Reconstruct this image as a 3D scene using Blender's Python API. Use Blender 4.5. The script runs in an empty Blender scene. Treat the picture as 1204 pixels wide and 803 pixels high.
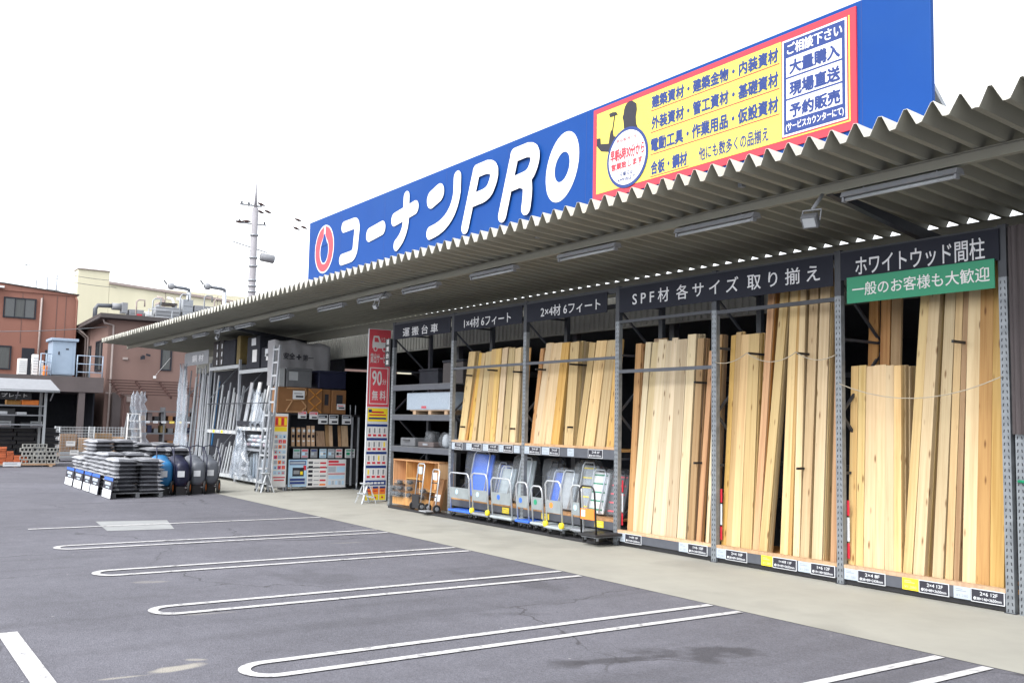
import bpy, math, random
from mathutils import Vector, Matrix
R = math.radians
random.seed(7)
scene = bpy.context.scene
COL = scene.collection

# ------------------------------------------------------------------ camera
F_PX, YAW, PITCH, ROLL = 1124.0, 0.966, 0.0863, 0.0202
CAM = (0.0, -7.4573, 1.798)
fw = Vector((-math.sin(YAW)*math.cos(PITCH), math.cos(YAW)*math.cos(PITCH), math.sin(PITCH)))
rt0 = Vector((math.cos(YAW), math.sin(YAW), 0)); up0 = rt0.cross(fw)
rt = rt0*math.cos(ROLL) + up0*math.sin(ROLL); up = -rt0*math.sin(ROLL) + up0*math.cos(ROLL)
cd = bpy.data.cameras.new('camera'); cam = bpy.data.objects.new('camera', cd); COL.objects.link(cam)
cd.sensor_width = 36.0; cd.lens = F_PX/1204.0*36.0; cd.clip_start = 0.05; cd.clip_end = 3000
m3 = Matrix((rt, up, -fw)).transposed(); m4 = m3.to_4x4(); m4.translation = Vector(CAM)
cam.matrix_world = m4; scene.camera = cam

# ------------------------------------------------------------------ world, sun, exposure
SUN_EL, SUN_ROT = 48.0, 165.0      # sun behind and to the right of the photographer
w = bpy.data.worlds.new('World'); scene.world = w; w.use_nodes = True
nt = w.node_tree; nt.nodes.clear()
out = nt.nodes.new('ShaderNodeOutputWorld'); bg = nt.nodes.new('ShaderNodeBackground')
sky = nt.nodes.new('ShaderNodeTexSky'); sky.sky_type = 'NISHITA'; sky.sun_disc = False
sky.sun_elevation = R(SUN_EL); sky.sun_rotation = R(SUN_ROT)
sky.air_density = 1.0; sky.dust_density = 1.5; sky.ozone_density = 1.0
hs = nt.nodes.new('ShaderNodeHueSaturation'); hs.inputs['Saturation'].default_value = 0.16
nt.links.new(sky.outputs[0], hs.inputs['Color']); nt.links.new(hs.outputs[0], bg.inputs[0])
bg.inputs[1].default_value = 0.15
nt.links.new(bg.outputs[0], out.inputs[0])
sl = bpy.data.lights.new('sun', 'SUN'); sl.energy = 1.2; sl.angle = R(35); sl.color = (1.0, 0.965, 0.92)
so = bpy.data.objects.new('sun', sl); COL.objects.link(so)
# direction towards the sun: Nishita rotation is measured from +Y clockwise seen from above
sd = Vector((math.sin(R(SUN_ROT))*math.cos(R(SUN_EL)), math.cos(R(SUN_ROT))*math.cos(R(SUN_EL)), math.sin(R(SUN_EL))))
so.rotation_euler = sd.to_track_quat('Z', 'Y').to_euler(); so.location = (0, -30, 40)
vs = scene.view_settings; vs.view_transform = 'Standard'; vs.look = 'None'; vs.exposure = 1.68; vs.gamma = 1.0
vs.use_curve_mapping = False
scene.cycles.max_bounces = 6; scene.cycles.transparent_max_bounces = 12

# ------------------------------------------------------------------ helpers
WL = {}                                           # world location of every Empty / parent
def wl(o): return WL.get(o.name, Vector((0, 0, 0)))
class MB:
    def __init__(s): s.v = []; s.f = []; s.mi = []; s.k = 0; s.sm = []; s.smooth = False
    def add(s, vs, fs):
        b = len(s.v); s.v += [tuple(p) for p in vs]
        for f in fs: s.f.append([b+i for i in f]); s.mi.append(s.k); s.sm.append(s.smooth)
        return s
    def box(s, x0, x1, y0, y1, z0, z1):
        return s.add([(x0,y0,z0),(x1,y0,z0),(x1,y1,z0),(x0,y1,z0),(x0,y0,z1),(x1,y0,z1),(x1,y1,z1),(x0,y1,z1)],
                     [(0,3,2,1),(4,5,6,7),(0,1,5,4),(1,2,6,5),(2,3,7,6),(3,0,4,7)])
    def obox(s, c, hx, hy, hz):                    # box with centre c and three half-axis vectors
        c, hx, hy, hz = map(Vector, (c, hx, hy, hz)); P = []
        for z in (-1, 1):
            for a, b in ((-1,-1),(1,-1),(1,1),(-1,1)): P.append(c + a*hx + b*hy + z*hz)
        return s.add(P, [(0,3,2,1),(4,5,6,7),(0,1,5,4),(1,2,6,5),(2,3,7,6),(3,0,4,7)])
    def bar(s, p, q, w, h=None, ref=(0,0,1)):
        p, q = Vector(p), Vector(q); d = (q-p); h = h or w
        a = d.cross(Vector(ref))
        if a.length < 1e-5: a = d.cross(Vector((0,1,0)))
        a.normalize(); b = a.cross(d).normalized()
        return s.obox((p+q)/2, a*w/2, b*h/2, d/2)
    def tube(s, pts, r, n=8, closed=False, caps=True):
        pts = [Vector(p) for p in pts]; N = len(pts); P = []; prev = None
        for i, p in enumerate(pts):
            a = pts[i-1] if (i or closed) else p; c = pts[(i+1) % N] if (i < N-1 or closed) else p
            d = (c-a).normalized()
            if prev is None:
                u = d.cross(Vector((0,0,1)))
                if u.length < 1e-3: u = d.cross(Vector((0,1,0)))
            else: u = prev - d*prev.dot(d)
            u.normalize(); prev = u; v = d.cross(u); rr = r[i] if isinstance(r, (list, tuple)) else r
            for k in range(n):
                t = 2*math.pi*k/n; P.append(p + u*math.cos(t)*rr + v*math.sin(t)*rr)
        fs = []
        for i in range(N if closed else N-1):
            j = (i+1) % N
            for k in range(n): fs.append((i*n+k, i*n+(k+1) % n, j*n+(k+1) % n, j*n+k))
        if not closed and caps: fs += [tuple(range(n-1, -1, -1)), tuple((N-1)*n+k for k in range(n))]
        sm = s.smooth; s.smooth = True; s.add(P, fs); s.smooth = sm; return s
    def cyl(s, p, q, r, n=14):
        p, q = Vector(p), Vector(q); d = (q-p).normalized(); u = d.orthogonal().normalized(); v = d.cross(u); P = []
        for c in (p, q):
            for k in range(n):
                t = 2*math.pi*k/n; P.append(c + (u*math.cos(t)+v*math.sin(t))*r)
        s.add(P, [tuple(range(n-1,-1,-1)), tuple(range(n, 2*n))]); b = len(s.v)-2*n
        for k in range(n): s.f.append([b+k, b+(k+1) % n, b+n+(k+1) % n, b+n+k]); s.mi.append(s.k); s.sm.append(True)
        return s
    def prism(s, poly, fn, depth):                 # poly of (a, b) -> fn(a, b, t) for t in 0 and depth
        n = len(poly)
        P = [fn(a, b, 0) for a, b in poly] + [fn(a, b, depth) for a, b in poly]
        return s.add(P, [tuple(range(n)), tuple(range(2*n-1, n-1, -1))] + [(i, i+n, (i+1) % n + n, (i+1) % n) for i in range(n)])
    def lathe(s, prof, c, axis=(0,0,1), n=16):     # prof: list of (radius, distance along the axis)
        c = Vector(c); d = Vector(axis).normalized(); u = d.orthogonal().normalized(); v = d.cross(u); P = []
        for r, h in prof:
            for k in range(n):
                t = 2*math.pi*k/n; P.append(c + d*h + (u*math.cos(t)+v*math.sin(t))*r)
        fs = []
        for i in range(len(prof)-1):
            for k in range(n): fs.append((i*n+k, i*n+(k+1) % n, (i+1)*n+(k+1) % n, (i+1)*n+k))
        sm = s.smooth; s.smooth = True; s.add(P, fs); s.smooth = sm; return s
    def mat(s, k): s.k = k; return s
    def build(s, name, mats, parent=None, bevel=0, solid=0, origin=None, recalc=True):
        me = bpy.data.meshes.new(name)
        o = bpy.data.objects.new(name, me); COL.objects.link(o)
        off = wl(parent) if parent is not None else Vector((0,0,0))
        if origin is not None:
            if parent is None: o.location = origin; WL[o.name] = Vector(origin)
            else: o.location = Vector(origin) - off; WL[o.name] = Vector(origin)
            off = Vector(origin)
        elif parent is None: WL[o.name] = Vector((0,0,0))
        else: WL[o.name] = off.copy()
        me.from_pydata([(p[0]-off.x, p[1]-off.y, p[2]-off.z) for p in s.v], [], s.f)
        for m in (mats if isinstance(mats, (list, tuple)) else [mats]): me.materials.append(m)
        me.polygons.foreach_set('material_index', s.mi); me.polygons.foreach_set('use_smooth', s.sm)
        if recalc:
            import bmesh
            b = bmesh.new(); b.from_mesh(me); bmesh.ops.recalc_face_normals(b, faces=b.faces[:]); b.to_mesh(me); b.free()
        me.update()
        if parent is not None: o.parent = parent
        if bevel:
            md = o.modifiers.new('bevel', 'BEVEL'); md.width = bevel; md.segments = 2; md.limit_method = 'ANGLE'
        if solid:
            md = o.modifiers.new('solid', 'SOLIDIFY'); md.thickness = solid
            if len(me.materials) > 1: md.material_offset = 1
        return o
LABELS = {}
def tag(o, label, cat, group=None):
    o['label'] = label; o['category'] = cat
    if group: o['group'] = group
    LABELS.setdefault(label, []).append(o.name)
    return o
def thing(name, label, cat, loc, group=None):
    o = bpy.data.objects.new(name, None); COL.objects.link(o); o.location = loc; o.empty_display_size = 0.1
    WL[o.name] = Vector(loc); return tag(o, label, cat, group)
def struct(o, kind='structure'): o['kind'] = kind; return o
def copy_tree(o, parent=None):
    c = o.copy(); COL.objects.link(c)
    if parent is not None: c.parent = parent
    for ch in list(o.children): copy_tree(ch, c)
    return c
ORD = 'first second third fourth fifth sixth seventh eighth ninth tenth eleventh twelfth thirteenth fourteenth fifteenth sixteenth'.split()

# lettering: a font outline turned into a flat mesh and fitted to a rectangle of a plane
_tx = {}
def glyphs(text, bold=0.0, vertical=False):
    key = (text, bold, vertical)
    if key in _tx: return _tx[key]
    cu = bpy.data.curves.new('txt', 'FONT'); cu.body = '\n'.join(text) if vertical else text
    cu.size = 1.0; cu.resolution_u = 3; cu.offset = bold; cu.align_x = 'CENTER' if vertical else 'LEFT'
    ob = bpy.data.objects.new('txt', cu)
    me = bpy.data.meshes.new_from_object(ob)
    vs = [(v.co.x, v.co.y) for v in me.vertices]; fs = [list(p.vertices) for p in me.polygons]
    bpy.data.objects.remove(ob); bpy.data.meshes.remove(me); bpy.data.curves.remove(cu)
    _tx[key] = (vs, fs); return _tx[key]
def write(mb, text, a0, a1, b0, b1, fn, bold=0.012, vertical=False, keep=False):
    """fit text in the rectangle a0..a1 x b0..b1; fn(a, b) gives the point in the place; bold letters are laid in shifted layers"""
    vs, fs = glyphs(text, 0.0, vertical)
    if not vs: return mb
    xs = [v[0] for v in vs]; ys = [v[1] for v in vs]; x0, x1, y0, y1 = min(xs), max(xs), min(ys), max(ys)
    sx = (a1-a0)/max(x1-x0, 1e-6); sy = (b1-b0)/max(y1-y0, 1e-6)
    b_ = bold*.85*(y1-y0)/max(1, text.count('\n')+1)
    offs = [(0, 0)] if bold < .004 else [(0, 0)]+[(b_*math.cos(i*math.pi/4), b_*math.sin(i*math.pi/4)) for i in range(8)]
    base = Vector(fn(0, 0)); nrm = (Vector(fn(1, 0))-base).cross(Vector(fn(0, 1))-base).normalized()
    for i, (dx, dy) in enumerate(offs):
        mb.add([Vector(fn(a0+(v[0]+dx-x0)*sx, b0+(v[1]+dy-y0)*sy))+nrm*(.00025*i) for v in vs], fs)
    return mb
def face_front(y): return lambda a, b: (a, y, b)       # plane seen from -Y: a runs along X
def face_side(x): return lambda a, b: (x, a, b)        # plane seen from +X: a runs along Y

# ------------------------------------------------------------------ materials
def nodes(name):
    m = bpy.data.materials.new(name); m.use_nodes = True; t = m.node_tree; p = t.nodes['Principled BSDF']
    return m, t, p
def N(t, kind, **kw):
    n = t.nodes.new(kind)
    for k, v in kw.items():
        if k in n.inputs.keys() if hasattr(n.inputs, 'keys') else False: n.inputs[k].default_value = v
        else: setattr(n, k, v)
    return n
def mat(name, col, rough=0.6, metal=0.0, var=0.12, scale=6.0, bump=0.0, bscale=60.0, stretch=(1,1,1), objvar=0.0, spec=0.4, stain=None):
    m, t, p = nodes(name); L = t.links.new
    tc = N(t, 'ShaderNodeTexCoord'); mp = N(t, 'ShaderNodeMapping'); mp.inputs['Scale'].default_value = stretch
    oi = N(t, 'ShaderNodeObjectInfo'); ad = N(t, 'ShaderNodeVectorMath', operation='ADD'); sc = N(t, 'ShaderNodeMath', operation='MULTIPLY'); sc.inputs[1].default_value = 37.0
    L(oi.outputs['Random'], sc.inputs[0]); L(tc.outputs['Object'], ad.inputs[0]); L(sc.outputs[0], ad.inputs[1]); L(ad.outputs[0], mp.inputs['Vector'])
    nz = N(t, 'ShaderNodeTexNoise'); nz.inputs['Scale'].default_value = scale; nz.inputs['Detail'].default_value = 5; nz.inputs['Roughness'].default_value = 0.62
    L(mp.outputs[0], nz.inputs['Vector'])
    rp = N(t, 'ShaderNodeMapRange'); rp.inputs['From Min'].default_value = 0.3; rp.inputs['From Max'].default_value = 0.7
    rp.inputs['To Min'].default_value = 1-var; rp.inputs['To Max'].default_value = 1+var; L(nz.outputs['Fac'], rp.inputs['Value'])
    val = rp.outputs[0]
    if objvar:
        r2 = N(t, 'ShaderNodeMapRange'); r2.inputs['To Min'].default_value = 1-objvar; r2.inputs['To Max'].default_value = 1+objvar; L(oi.outputs['Random'], r2.inputs['Value'])
        mm = N(t, 'ShaderNodeMath', operation='MULTIPLY'); L(val, mm.inputs[0]); L(r2.outputs[0], mm.inputs[1]); val = mm.outputs[0]
    hv = N(t, 'ShaderNodeHueSaturation'); hv.inputs['Color'].default_value = (*col, 1); L(val, hv.inputs['Value'])
    base = hv.outputs[0]
    if stain:                                      # (colour, scale, threshold, amount): dirt with a shape of its own
        n2 = N(t, 'ShaderNodeTexNoise'); n2.inputs['Scale'].default_value = stain[1]; n2.inputs['Detail'].default_value = 6; L(mp.outputs[0], n2.inputs['Vector'])
        r3 = N(t, 'ShaderNodeMapRange'); r3.inputs['From Min'].default_value = stain[2]; r3.inputs['From Max'].default_value = stain[2]+0.12; r3.inputs['To Max'].default_value = stain[3]; L(n2.outputs['Fac'], r3.inputs['Value'])
        mx = N(t, 'ShaderNodeMixRGB'); L(r3.outputs[0], mx.inputs['Fac']); L(base, mx.inputs['Color1']); mx.inputs['Color2'].default_value = (*stain[0], 1); base = mx.outputs[0]
    L(base, p.inputs['Base Color'])
    p.inputs['Roughness'].default_value = rough; p.inputs['Metallic'].default_value = metal; p.inputs['Specular IOR Level'].default_value = spec
    if bump:
        nb = N(t, 'ShaderNodeTexNoise'); nb.inputs['Scale'].default_value = bscale; nb.inputs['Detail'].default_value = 4; L(mp.outputs[0], nb.inputs['Vector'])
        bp = N(t, 'ShaderNodeBump'); bp.inputs['Strength'].default_value = bump; bp.inputs['Distance'].default_value = 0.02; L(nb.outputs['Fac'], bp.inputs['Height']); L(bp.outputs[0], p.inputs['Normal'])
    return m
def wood(name, light, dark, knots=True):
    m, t, p = nodes(name); L = t.links.new
    tc = N(t, 'ShaderNodeTexCoord'); oi = N(t, 'ShaderNodeObjectInfo')
    ad = N(t, 'ShaderNodeVectorMath', operation='ADD'); sc = N(t, 'ShaderNodeMath', operation='MULTIPLY'); sc.inputs[1].default_value = 91.0
    L(oi.outputs['Random'], sc.inputs[0]); L(tc.outputs['Object'], ad.inputs[0]); L(sc.outputs[0], ad.inputs[1])
    m1 = N(t, 'ShaderNodeMapping'); m1.inputs['Scale'].default_value = (22, 22, 0.55); L(ad.outputs[0], m1.inputs['Vector'])
    n1 = N(t, 'ShaderNodeTexNoise'); n1.inputs['Scale'].default_value = 1.0; n1.inputs['Detail'].default_value = 4; n1.inputs['Distortion'].default_value = 0.6; L(m1.outputs[0], n1.inputs['Vector'])
    m2 = N(t, 'ShaderNodeMapping'); m2.inputs['Scale'].default_value = (150, 150, 4); L(ad.outputs[0], m2.inputs['Vector'])
    n2 = N(t, 'ShaderNodeTexNoise'); n2.inputs['Scale'].default_value = 1.0; n2.inputs['Detail'].default_value = 2; L(m2.outputs[0], n2.inputs['Vector'])
    sm = N(t, 'ShaderNodeMath', operation='MULTIPLY_ADD'); sm.inputs[1].default_value = 0.35; L(n2.outputs['Fac'], sm.inputs[0]); L(n1.outputs['Fac'], sm.inputs[2])
    cr = N(t, 'ShaderNodeValToRGB'); cr.color_ramp.elements[0].position = 0.42; cr.color_ramp.elements[0].color = (*dark, 1)
    cr.color_ramp.elements[1].position = 0.78; cr.color_ramp.elements[1].color = (*light, 1); L(sm.outputs[0], cr.inputs['Fac'])
    r2 = N(t, 'ShaderNodeMapRange'); r2.inputs['To Min'].default_value = 0.76; r2.inputs['To Max'].default_value = 1.08; L(oi.outputs['Random'], r2.inputs['Value'])
    hv = N(t, 'ShaderNodeHueSaturation'); L(cr.outputs[0], hv.inputs['Color']); L(r2.outputs[0], hv.inputs['Value'])
    wn = N(t, 'ShaderNodeTexWhiteNoise', noise_dimensions='1D'); L(sc.outputs[0], wn.inputs['W']); ws = N(t, 'ShaderNodeSeparateColor'); L(wn.outputs['Color'], ws.inputs[0])
    rh = N(t, 'ShaderNodeMapRange'); rh.inputs['To Min'].default_value = 0.494; rh.inputs['To Max'].default_value = 0.508; L(ws.outputs[0], rh.inputs['Value']); L(rh.outputs[0], hv.inputs['Hue'])
    rs = N(t, 'ShaderNodeMapRange'); rs.inputs['To Min'].default_value = 0.82; rs.inputs['To Max'].default_value = 1.12; L(ws.outputs[1], rs.inputs['Value']); L(rs.outputs[0], hv.inputs['Saturation'])
    base = hv.outputs[0]
    if knots:
        m3 = N(t, 'ShaderNodeMapping'); m3.inputs['Scale'].default_value = (11, 11, 3.0); L(ad.outputs[0], m3.inputs['Vector'])
        v = N(t, 'ShaderNodeTexVoronoi'); v.inputs['Scale'].default_value = 1.0; L(m3.outputs[0], v.inputs['Vector'])
        rk = N(t, 'ShaderNodeMapRange'); rk.inputs['From Min'].default_value = 0.19; rk.inputs['From Max'].default_value = 0.07; L(v.outputs['Distance'], rk.inputs['Value'])
        sp = N(t, 'ShaderNodeSeparateColor'); L(v.outputs['Color'], sp.inputs[0])
        gt = N(t, 'ShaderNodeMath', operation='GREATER_THAN'); gt.inputs[1].default_value = 0.30; L(sp.outputs[0], gt.inputs[0])
        mu = N(t, 'ShaderNodeMath', operation='MULTIPLY'); L(rk.outputs[0], mu.inputs[0]); L(gt.outputs[0], mu.inputs[1])
        m8 = N(t, 'ShaderNodeMath', operation='MULTIPLY'); L(mu.outputs[0], m8.inputs[0]); m8.inputs[1].default_value = 0.9
        mx = N(t, 'ShaderNodeMixRGB'); L(m8.outputs[0], mx.inputs['Fac']); L(base, mx.inputs['Color1']); mx.inputs['Color2'].default_value = (dark[0]*.32, dark[1]*.25, dark[2]*.2, 1); base = mx.outputs[0]
    L(base, p.inputs['Base Color']); p.inputs['Roughness'].default_value = 0.62; p.inputs['Specular IOR Level'].default_value = 0.3
    bp = N(t, 'ShaderNodeBump'); bp.inputs['Strength'].default_value = 0.12; bp.inputs['Distance'].default_value = 0.004; L(n2.outputs['Fac'], bp.inputs['Height']); L(bp.outputs[0], p.inputs['Normal'])
    return m
def film(name, col, clear=0.55, rough=0.12, sc_=5.0):
    m, t, p = nodes(name); L = t.links.new
    tr = N(t, 'ShaderNodeBsdfTransparent'); mx = N(t, 'ShaderNodeMixShader'); tr.inputs['Color'].default_value = (.93, .95, .97, 1)
    p.inputs['Base Color'].default_value = (*col, 1); p.inputs['Roughness'].default_value = rough; p.inputs['Specular IOR Level'].default_value = 0.8
    tc = N(t, 'ShaderNodeTexCoord'); nz = N(t, 'ShaderNodeTexNoise'); nz.inputs['Scale'].default_value = sc_; nz.inputs['Detail'].default_value = 3; nz.inputs['Distortion'].default_value = 2.2; nz.noise_type = 'RIDGED_MULTIFRACTAL'
    mp = N(t, 'ShaderNodeMapping'); mp.inputs['Scale'].default_value = (1.6, 1.6, .42); L(tc.outputs['Object'], mp.inputs['Vector']); L(mp.outputs[0], nz.inputs['Vector'])
    mr = N(t, 'ShaderNodeMapRange'); mr.inputs['From Min'].default_value = 0.55; mr.inputs['From Max'].default_value = 1.15; mr.inputs['To Min'].default_value = max(0.06, .80-clear*.9); mr.inputs['To Max'].default_value = 1.45-clear*.70  # highlights put into the opacity: noise ridges turn to pale opaque streaks
    L(nz.outputs['Fac'], mr.inputs['Value']); L(mr.outputs[0], mx.inputs['Fac']); L(tr.outputs[0], mx.inputs[1]); L(p.outputs[0], mx.inputs[2])
    bp = N(t, 'ShaderNodeBump'); bp.inputs['Strength'].default_value = 0.6; bp.inputs['Distance'].default_value = 0.03; L(nz.outputs['Fac'], bp.inputs['Height']); L(bp.outputs[0], p.inputs['Normal'])
    L(mx.outputs[0], t.nodes['Material Output'].inputs['Surface'])
    return m
def asphalt():
    m, t, p = nodes('asphalt'); L = t.links.new
    tc = N(t, 'ShaderNodeTexCoord'); C = tc.outputs['Object']
    big = N(t, 'ShaderNodeTexNoise'); big.inputs['Scale'].default_value = 0.32; big.inputs['Detail'].default_value = 6; big.inputs['Roughness'].default_value = 0.65; L(C, big.inputs['Vector'])
    mid = N(t, 'ShaderNodeTexNoise'); mid.inputs['Scale'].default_value = 3.5; mid.inputs['Detail'].default_value = 6; mid.inputs['Roughness'].default_value = 0.7; L(C, mid.inputs['Vector'])
    fine = N(t, 'ShaderNodeTexVoronoi'); fine.inputs['Scale'].default_value = 95; L(C, fine.inputs['Vector'])
    f2 = N(t, 'ShaderNodeSeparateColor'); L(fine.outputs['Color'], f2.inputs[0])
    def rng(o, a, b, c, d):
        r = N(t, 'ShaderNodeMapRange'); r.inputs['From Min'].default_value = a; r.inputs['From Max'].default_value = b; r.inputs['To Min'].default_value = c; r.inputs['To Max'].default_value = d; L(o, r.inputs['Value']); return r.outputs[0]
    def mul(a, b):
        x = N(t, 'ShaderNodeMath', operation='MULTIPLY'); L(a, x.inputs[0]); L(b, x.inputs[1]); return x.outputs[0]
    v = mul(mul(rng(big.outputs['Fac'], .3, .7, .82, 1.18), rng(mid.outputs['Fac'], .3, .7, .9, 1.1)), rng(f2.outputs[0], 0, 1, .78, 1.22))
    hv = N(t, 'ShaderNodeHueSaturation'); hv.inputs['Color'].default_value = (0.109, 0.109, 0.128, 1); L(v, hv.inputs['Value']); base = hv.outputs[0]
    warp = N(t, 'ShaderNodeTexNoise'); warp.inputs['Scale'].default_value = 2.6; warp.inputs['Detail'].default_value = 5; L(C, warp.inputs['Vector'])
    def blob(c, rx, ry, ang, amount, col, base, wob=1.1):
        mp = N(t, 'ShaderNodeMapping'); mp.vector_type = 'TEXTURE'; mp.inputs['Location'].default_value = (*c, 0); mp.inputs['Rotation'].default_value = (0, 0, R(ang)); mp.inputs['Scale'].default_value = (rx, ry, 1); L(C, mp.inputs['Vector'])
        ln = N(t, 'ShaderNodeVectorMath', operation='LENGTH'); L(mp.outputs[0], ln.inputs[0])
        a = N(t, 'ShaderNodeMath', operation='MULTIPLY_ADD'); a.inputs[1].default_value = wob*2; L(warp.outputs['Fac'], a.inputs[0]); L(ln.outputs['Value'], a.inputs[2])
        r = rng(a.outputs[0], 1.35+wob*.5, 0.95+wob*.5, 0, amount)
        mx = N(t, 'ShaderNodeMixRGB'); L(r, mx.inputs['Fac']); L(base, mx.inputs['Color1']); mx.inputs['Color2'].default_value = (*col, 1); return mx.outputs[0]
    dk = (0.030, 0.029, 0.033)
    base = blob((-5.58, -1.80), .80, .40, 74, .62, dk, base, 1.25); base = blob((-5.72, -2.40), .85, .13, 76, .6, dk, base, 1.1); base = blob((-5.83, -2.85), .25, .18, 60, .5, dk, base, 1.1)
    base = blob((-7.6, -2.1), .5, .14, 60, .3, dk, base); base = blob((-10.4, -2.9), 1.1, .5, 30, .25, dk, base); base = blob((-9.3, -1.0), 1.2, .4, 10, .3, dk, base)
    lt = (0.30, 0.285, 0.25)
    base = blob((-7.16, -5.42), .28, .10, 95, .85, lt, base); base = blob((-7.1, -5.75), .26, .035, 85, .6, lt, base); base = blob((-7.35, -5.2), .1, .04, 60, .6, lt, base)
    base = blob((-11.0, -4.6), .35, .1, 70, .3, lt, base); base = blob((-9.0, -4.6), .3, .06, 80, .3, lt, base); base = blob((-13.2, -1.2), .5, .06, 80, .25, lt, base)
    ck = N(t, 'ShaderNodeTexVoronoi', feature='DISTANCE_TO_EDGE'); ck.inputs['Scale'].default_value = .30
    cw = N(t, 'ShaderNodeVectorMath', operation='MULTIPLY_ADD'); cw.inputs[1].default_value = (.55, .55, 0); L(warp.outputs['Color'], cw.inputs[0]); L(C, cw.inputs[2]); L(cw.outputs[0], ck.inputs['Vector'])
    ca = mul(rng(ck.outputs['Distance'], .006, .0015, 0, .75), rng(big.outputs['Fac'], .46, .56, 0, 1))
    mc = N(t, 'ShaderNodeMixRGB'); L(ca, mc.inputs['Fac']); L(base, mc.inputs['Color1']); mc.inputs['Color2'].default_value = (.035, .034, .038, 1); base = mc.outputs[0]
    my = N(t, 'ShaderNodeMapping'); my.inputs['Scale'].default_value = (2.2, .16, 1); L(C, my.inputs['Vector'])
    ty = N(t, 'ShaderNodeTexNoise'); ty.inputs['Scale'].default_value = 1.0; ty.inputs['Detail'].default_value = 4; L(my.outputs[0], ty.inputs['Vector'])
    mt = N(t, 'ShaderNodeMixRGB'); L(rng(ty.outputs['Fac'], .54, .72, 0, .38), mt.inputs['Fac']); L(base, mt.inputs['Color1']); mt.inputs['Color2'].default_value = (.055, .055, .063, 1); base = mt.outputs[0]
    # chips of lighter grit
    gr = N(t, 'ShaderNodeTexVoronoi'); gr.inputs['Scale'].default_value = 5.5; L(C, gr.inputs['Vector'])
    gs = N(t, 'ShaderNodeSeparateColor'); L(gr.outputs['Color'], gs.inputs[0])
    g1 = rng(gr.outputs['Distance'], .07, .05, 0, 1); g2 = rng(gs.outputs[1], .86, .88, 0, .5); g = mul(g1, g2)
    mx = N(t, 'ShaderNodeMixRGB'); L(g, mx.inputs['Fac']); L(base, mx.inputs['Color1']); mx.inputs['Color2'].default_value = (.4, .4, .4, 1); base = mx.outputs[0]
    L(base, p.inputs['Base Color']); p.inputs['Roughness'].default_value = 0.86; p.inputs['Specular IOR Level'].default_value = 0.3
    bp = N(t, 'ShaderNodeBump'); bp.inputs['Strength'].default_value = 0.5; bp.inputs['Distance'].default_value = 0.006; L(fine.outputs['Distance'], bp.inputs['Height']); L(bp.outputs[0], p.inputs['Normal'])
    return m
def perforated():
    m, t, p = nodes('perforated_steel'); L = t.links.new
    tc = N(t, 'ShaderNodeTexCoord'); mp = N(t, 'ShaderNodeMapping'); mp.inputs['Scale'].default_value = (30, 30, 15); L(tc.outputs['Object'], mp.inputs['Vector'])
    sx = N(t, 'ShaderNodeSeparateXYZ'); L(mp.outputs[0], sx.inputs[0])
    def M(op, a, b=None):
        x = N(t, 'ShaderNodeMath', operation=op)
        for i, q in enumerate((a, b)):
            if q is None: continue
            if isinstance(q, (int, float)): x.inputs[i].default_value = q
            else: L(q, x.inputs[i])
        return x.outputs[0]
    fz = M('FRACT', sx.outputs['Z']); ax = M('ABSOLUTE', sx.outputs['X'])
    slant = M('ADD', ax, M('MULTIPLY', fz, 0.35))
    hole = M('MULTIPLY', M('MULTIPLY', M('GREATER_THAN', fz, 0.25), M('LESS_THAN', fz, 0.72)), M('MULTIPLY', M('GREATER_THAN', slant, 0.62), M('LESS_THAN', slant, 1.02)))
    nz = N(t, 'ShaderNodeTexNoise'); nz.inputs['Scale'].default_value = 9; nz.inputs['Detail'].default_value = 5; L(tc.outputs['Object'], nz.inputs['Vector'])
    cr = N(t, 'ShaderNodeValToRGB'); cr.color_ramp.elements[0].position = .3; cr.color_ramp.elements[0].color = (.14, .155, .172, 1); cr.color_ramp.elements[1].position = .7; cr.color_ramp.elements[1].color = (.235, .255, .275, 1); L(nz.outputs['Fac'], cr.inputs['Fac'])
    mx = N(t, 'ShaderNodeMixRGB'); L(hole, mx.inputs['Fac']); L(cr.outputs[0], mx.inputs['Color1']); mx.inputs['Color2'].default_value = (.03, .033, .04, 1)
    L(mx.outputs[0], p.inputs['Base Color']); p.inputs['Roughness'].default_value = .45; p.inputs['Metallic'].default_value = .35
    return m

M = {}
M['asphalt'] = asphalt()
M['concrete'] = mat('concrete', (.285, .282, .252), .8, var=.09, scale=1.1, bump=.12, bscale=90, stain=((.20, .198, .178), .7, .54, .55))
M['patch'] = mat('patch', (.25, .26, .265), .8, var=.12, scale=3, bump=.2)
M['line'] = mat('line', (.47, .47, .48), .75, var=.12, scale=5, bump=.4, bscale=140, stain=((.14, .14, .15), 11, .565, .75))
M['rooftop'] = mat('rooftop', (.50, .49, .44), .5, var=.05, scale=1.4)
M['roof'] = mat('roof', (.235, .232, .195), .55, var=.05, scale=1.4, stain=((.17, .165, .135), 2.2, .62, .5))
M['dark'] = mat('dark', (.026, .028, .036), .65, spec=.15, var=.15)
M['rackdark'] = mat('rackdark', (.030, .034, .044), .45, var=.12, scale=10)
M['beam'] = mat('beam', (.068, .074, .09), .45, var=.10, scale=8)
M['steel'] = mat('steel', (.27, .29, .32), .4, .3, var=.14, scale=12)
M['perf'] = perforated()
M['black'] = mat('black', (.017, .017, .020), .5, var=.2)
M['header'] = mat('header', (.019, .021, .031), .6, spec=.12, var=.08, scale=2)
M['white'] = mat('white', (.66, .66, .66), .5, var=.04)
M['blue'] = mat('blue', (.0048, .049, .222), .55, spec=.15, var=.05, scale=.8, stain=((.010, .058, .22), .55, .52, .5))
M['red'] = mat('red', (.52, .03, .05), .4, var=.04)
M['pink'] = mat('pink', (.62, .075, .10), .45, var=.05)
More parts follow.
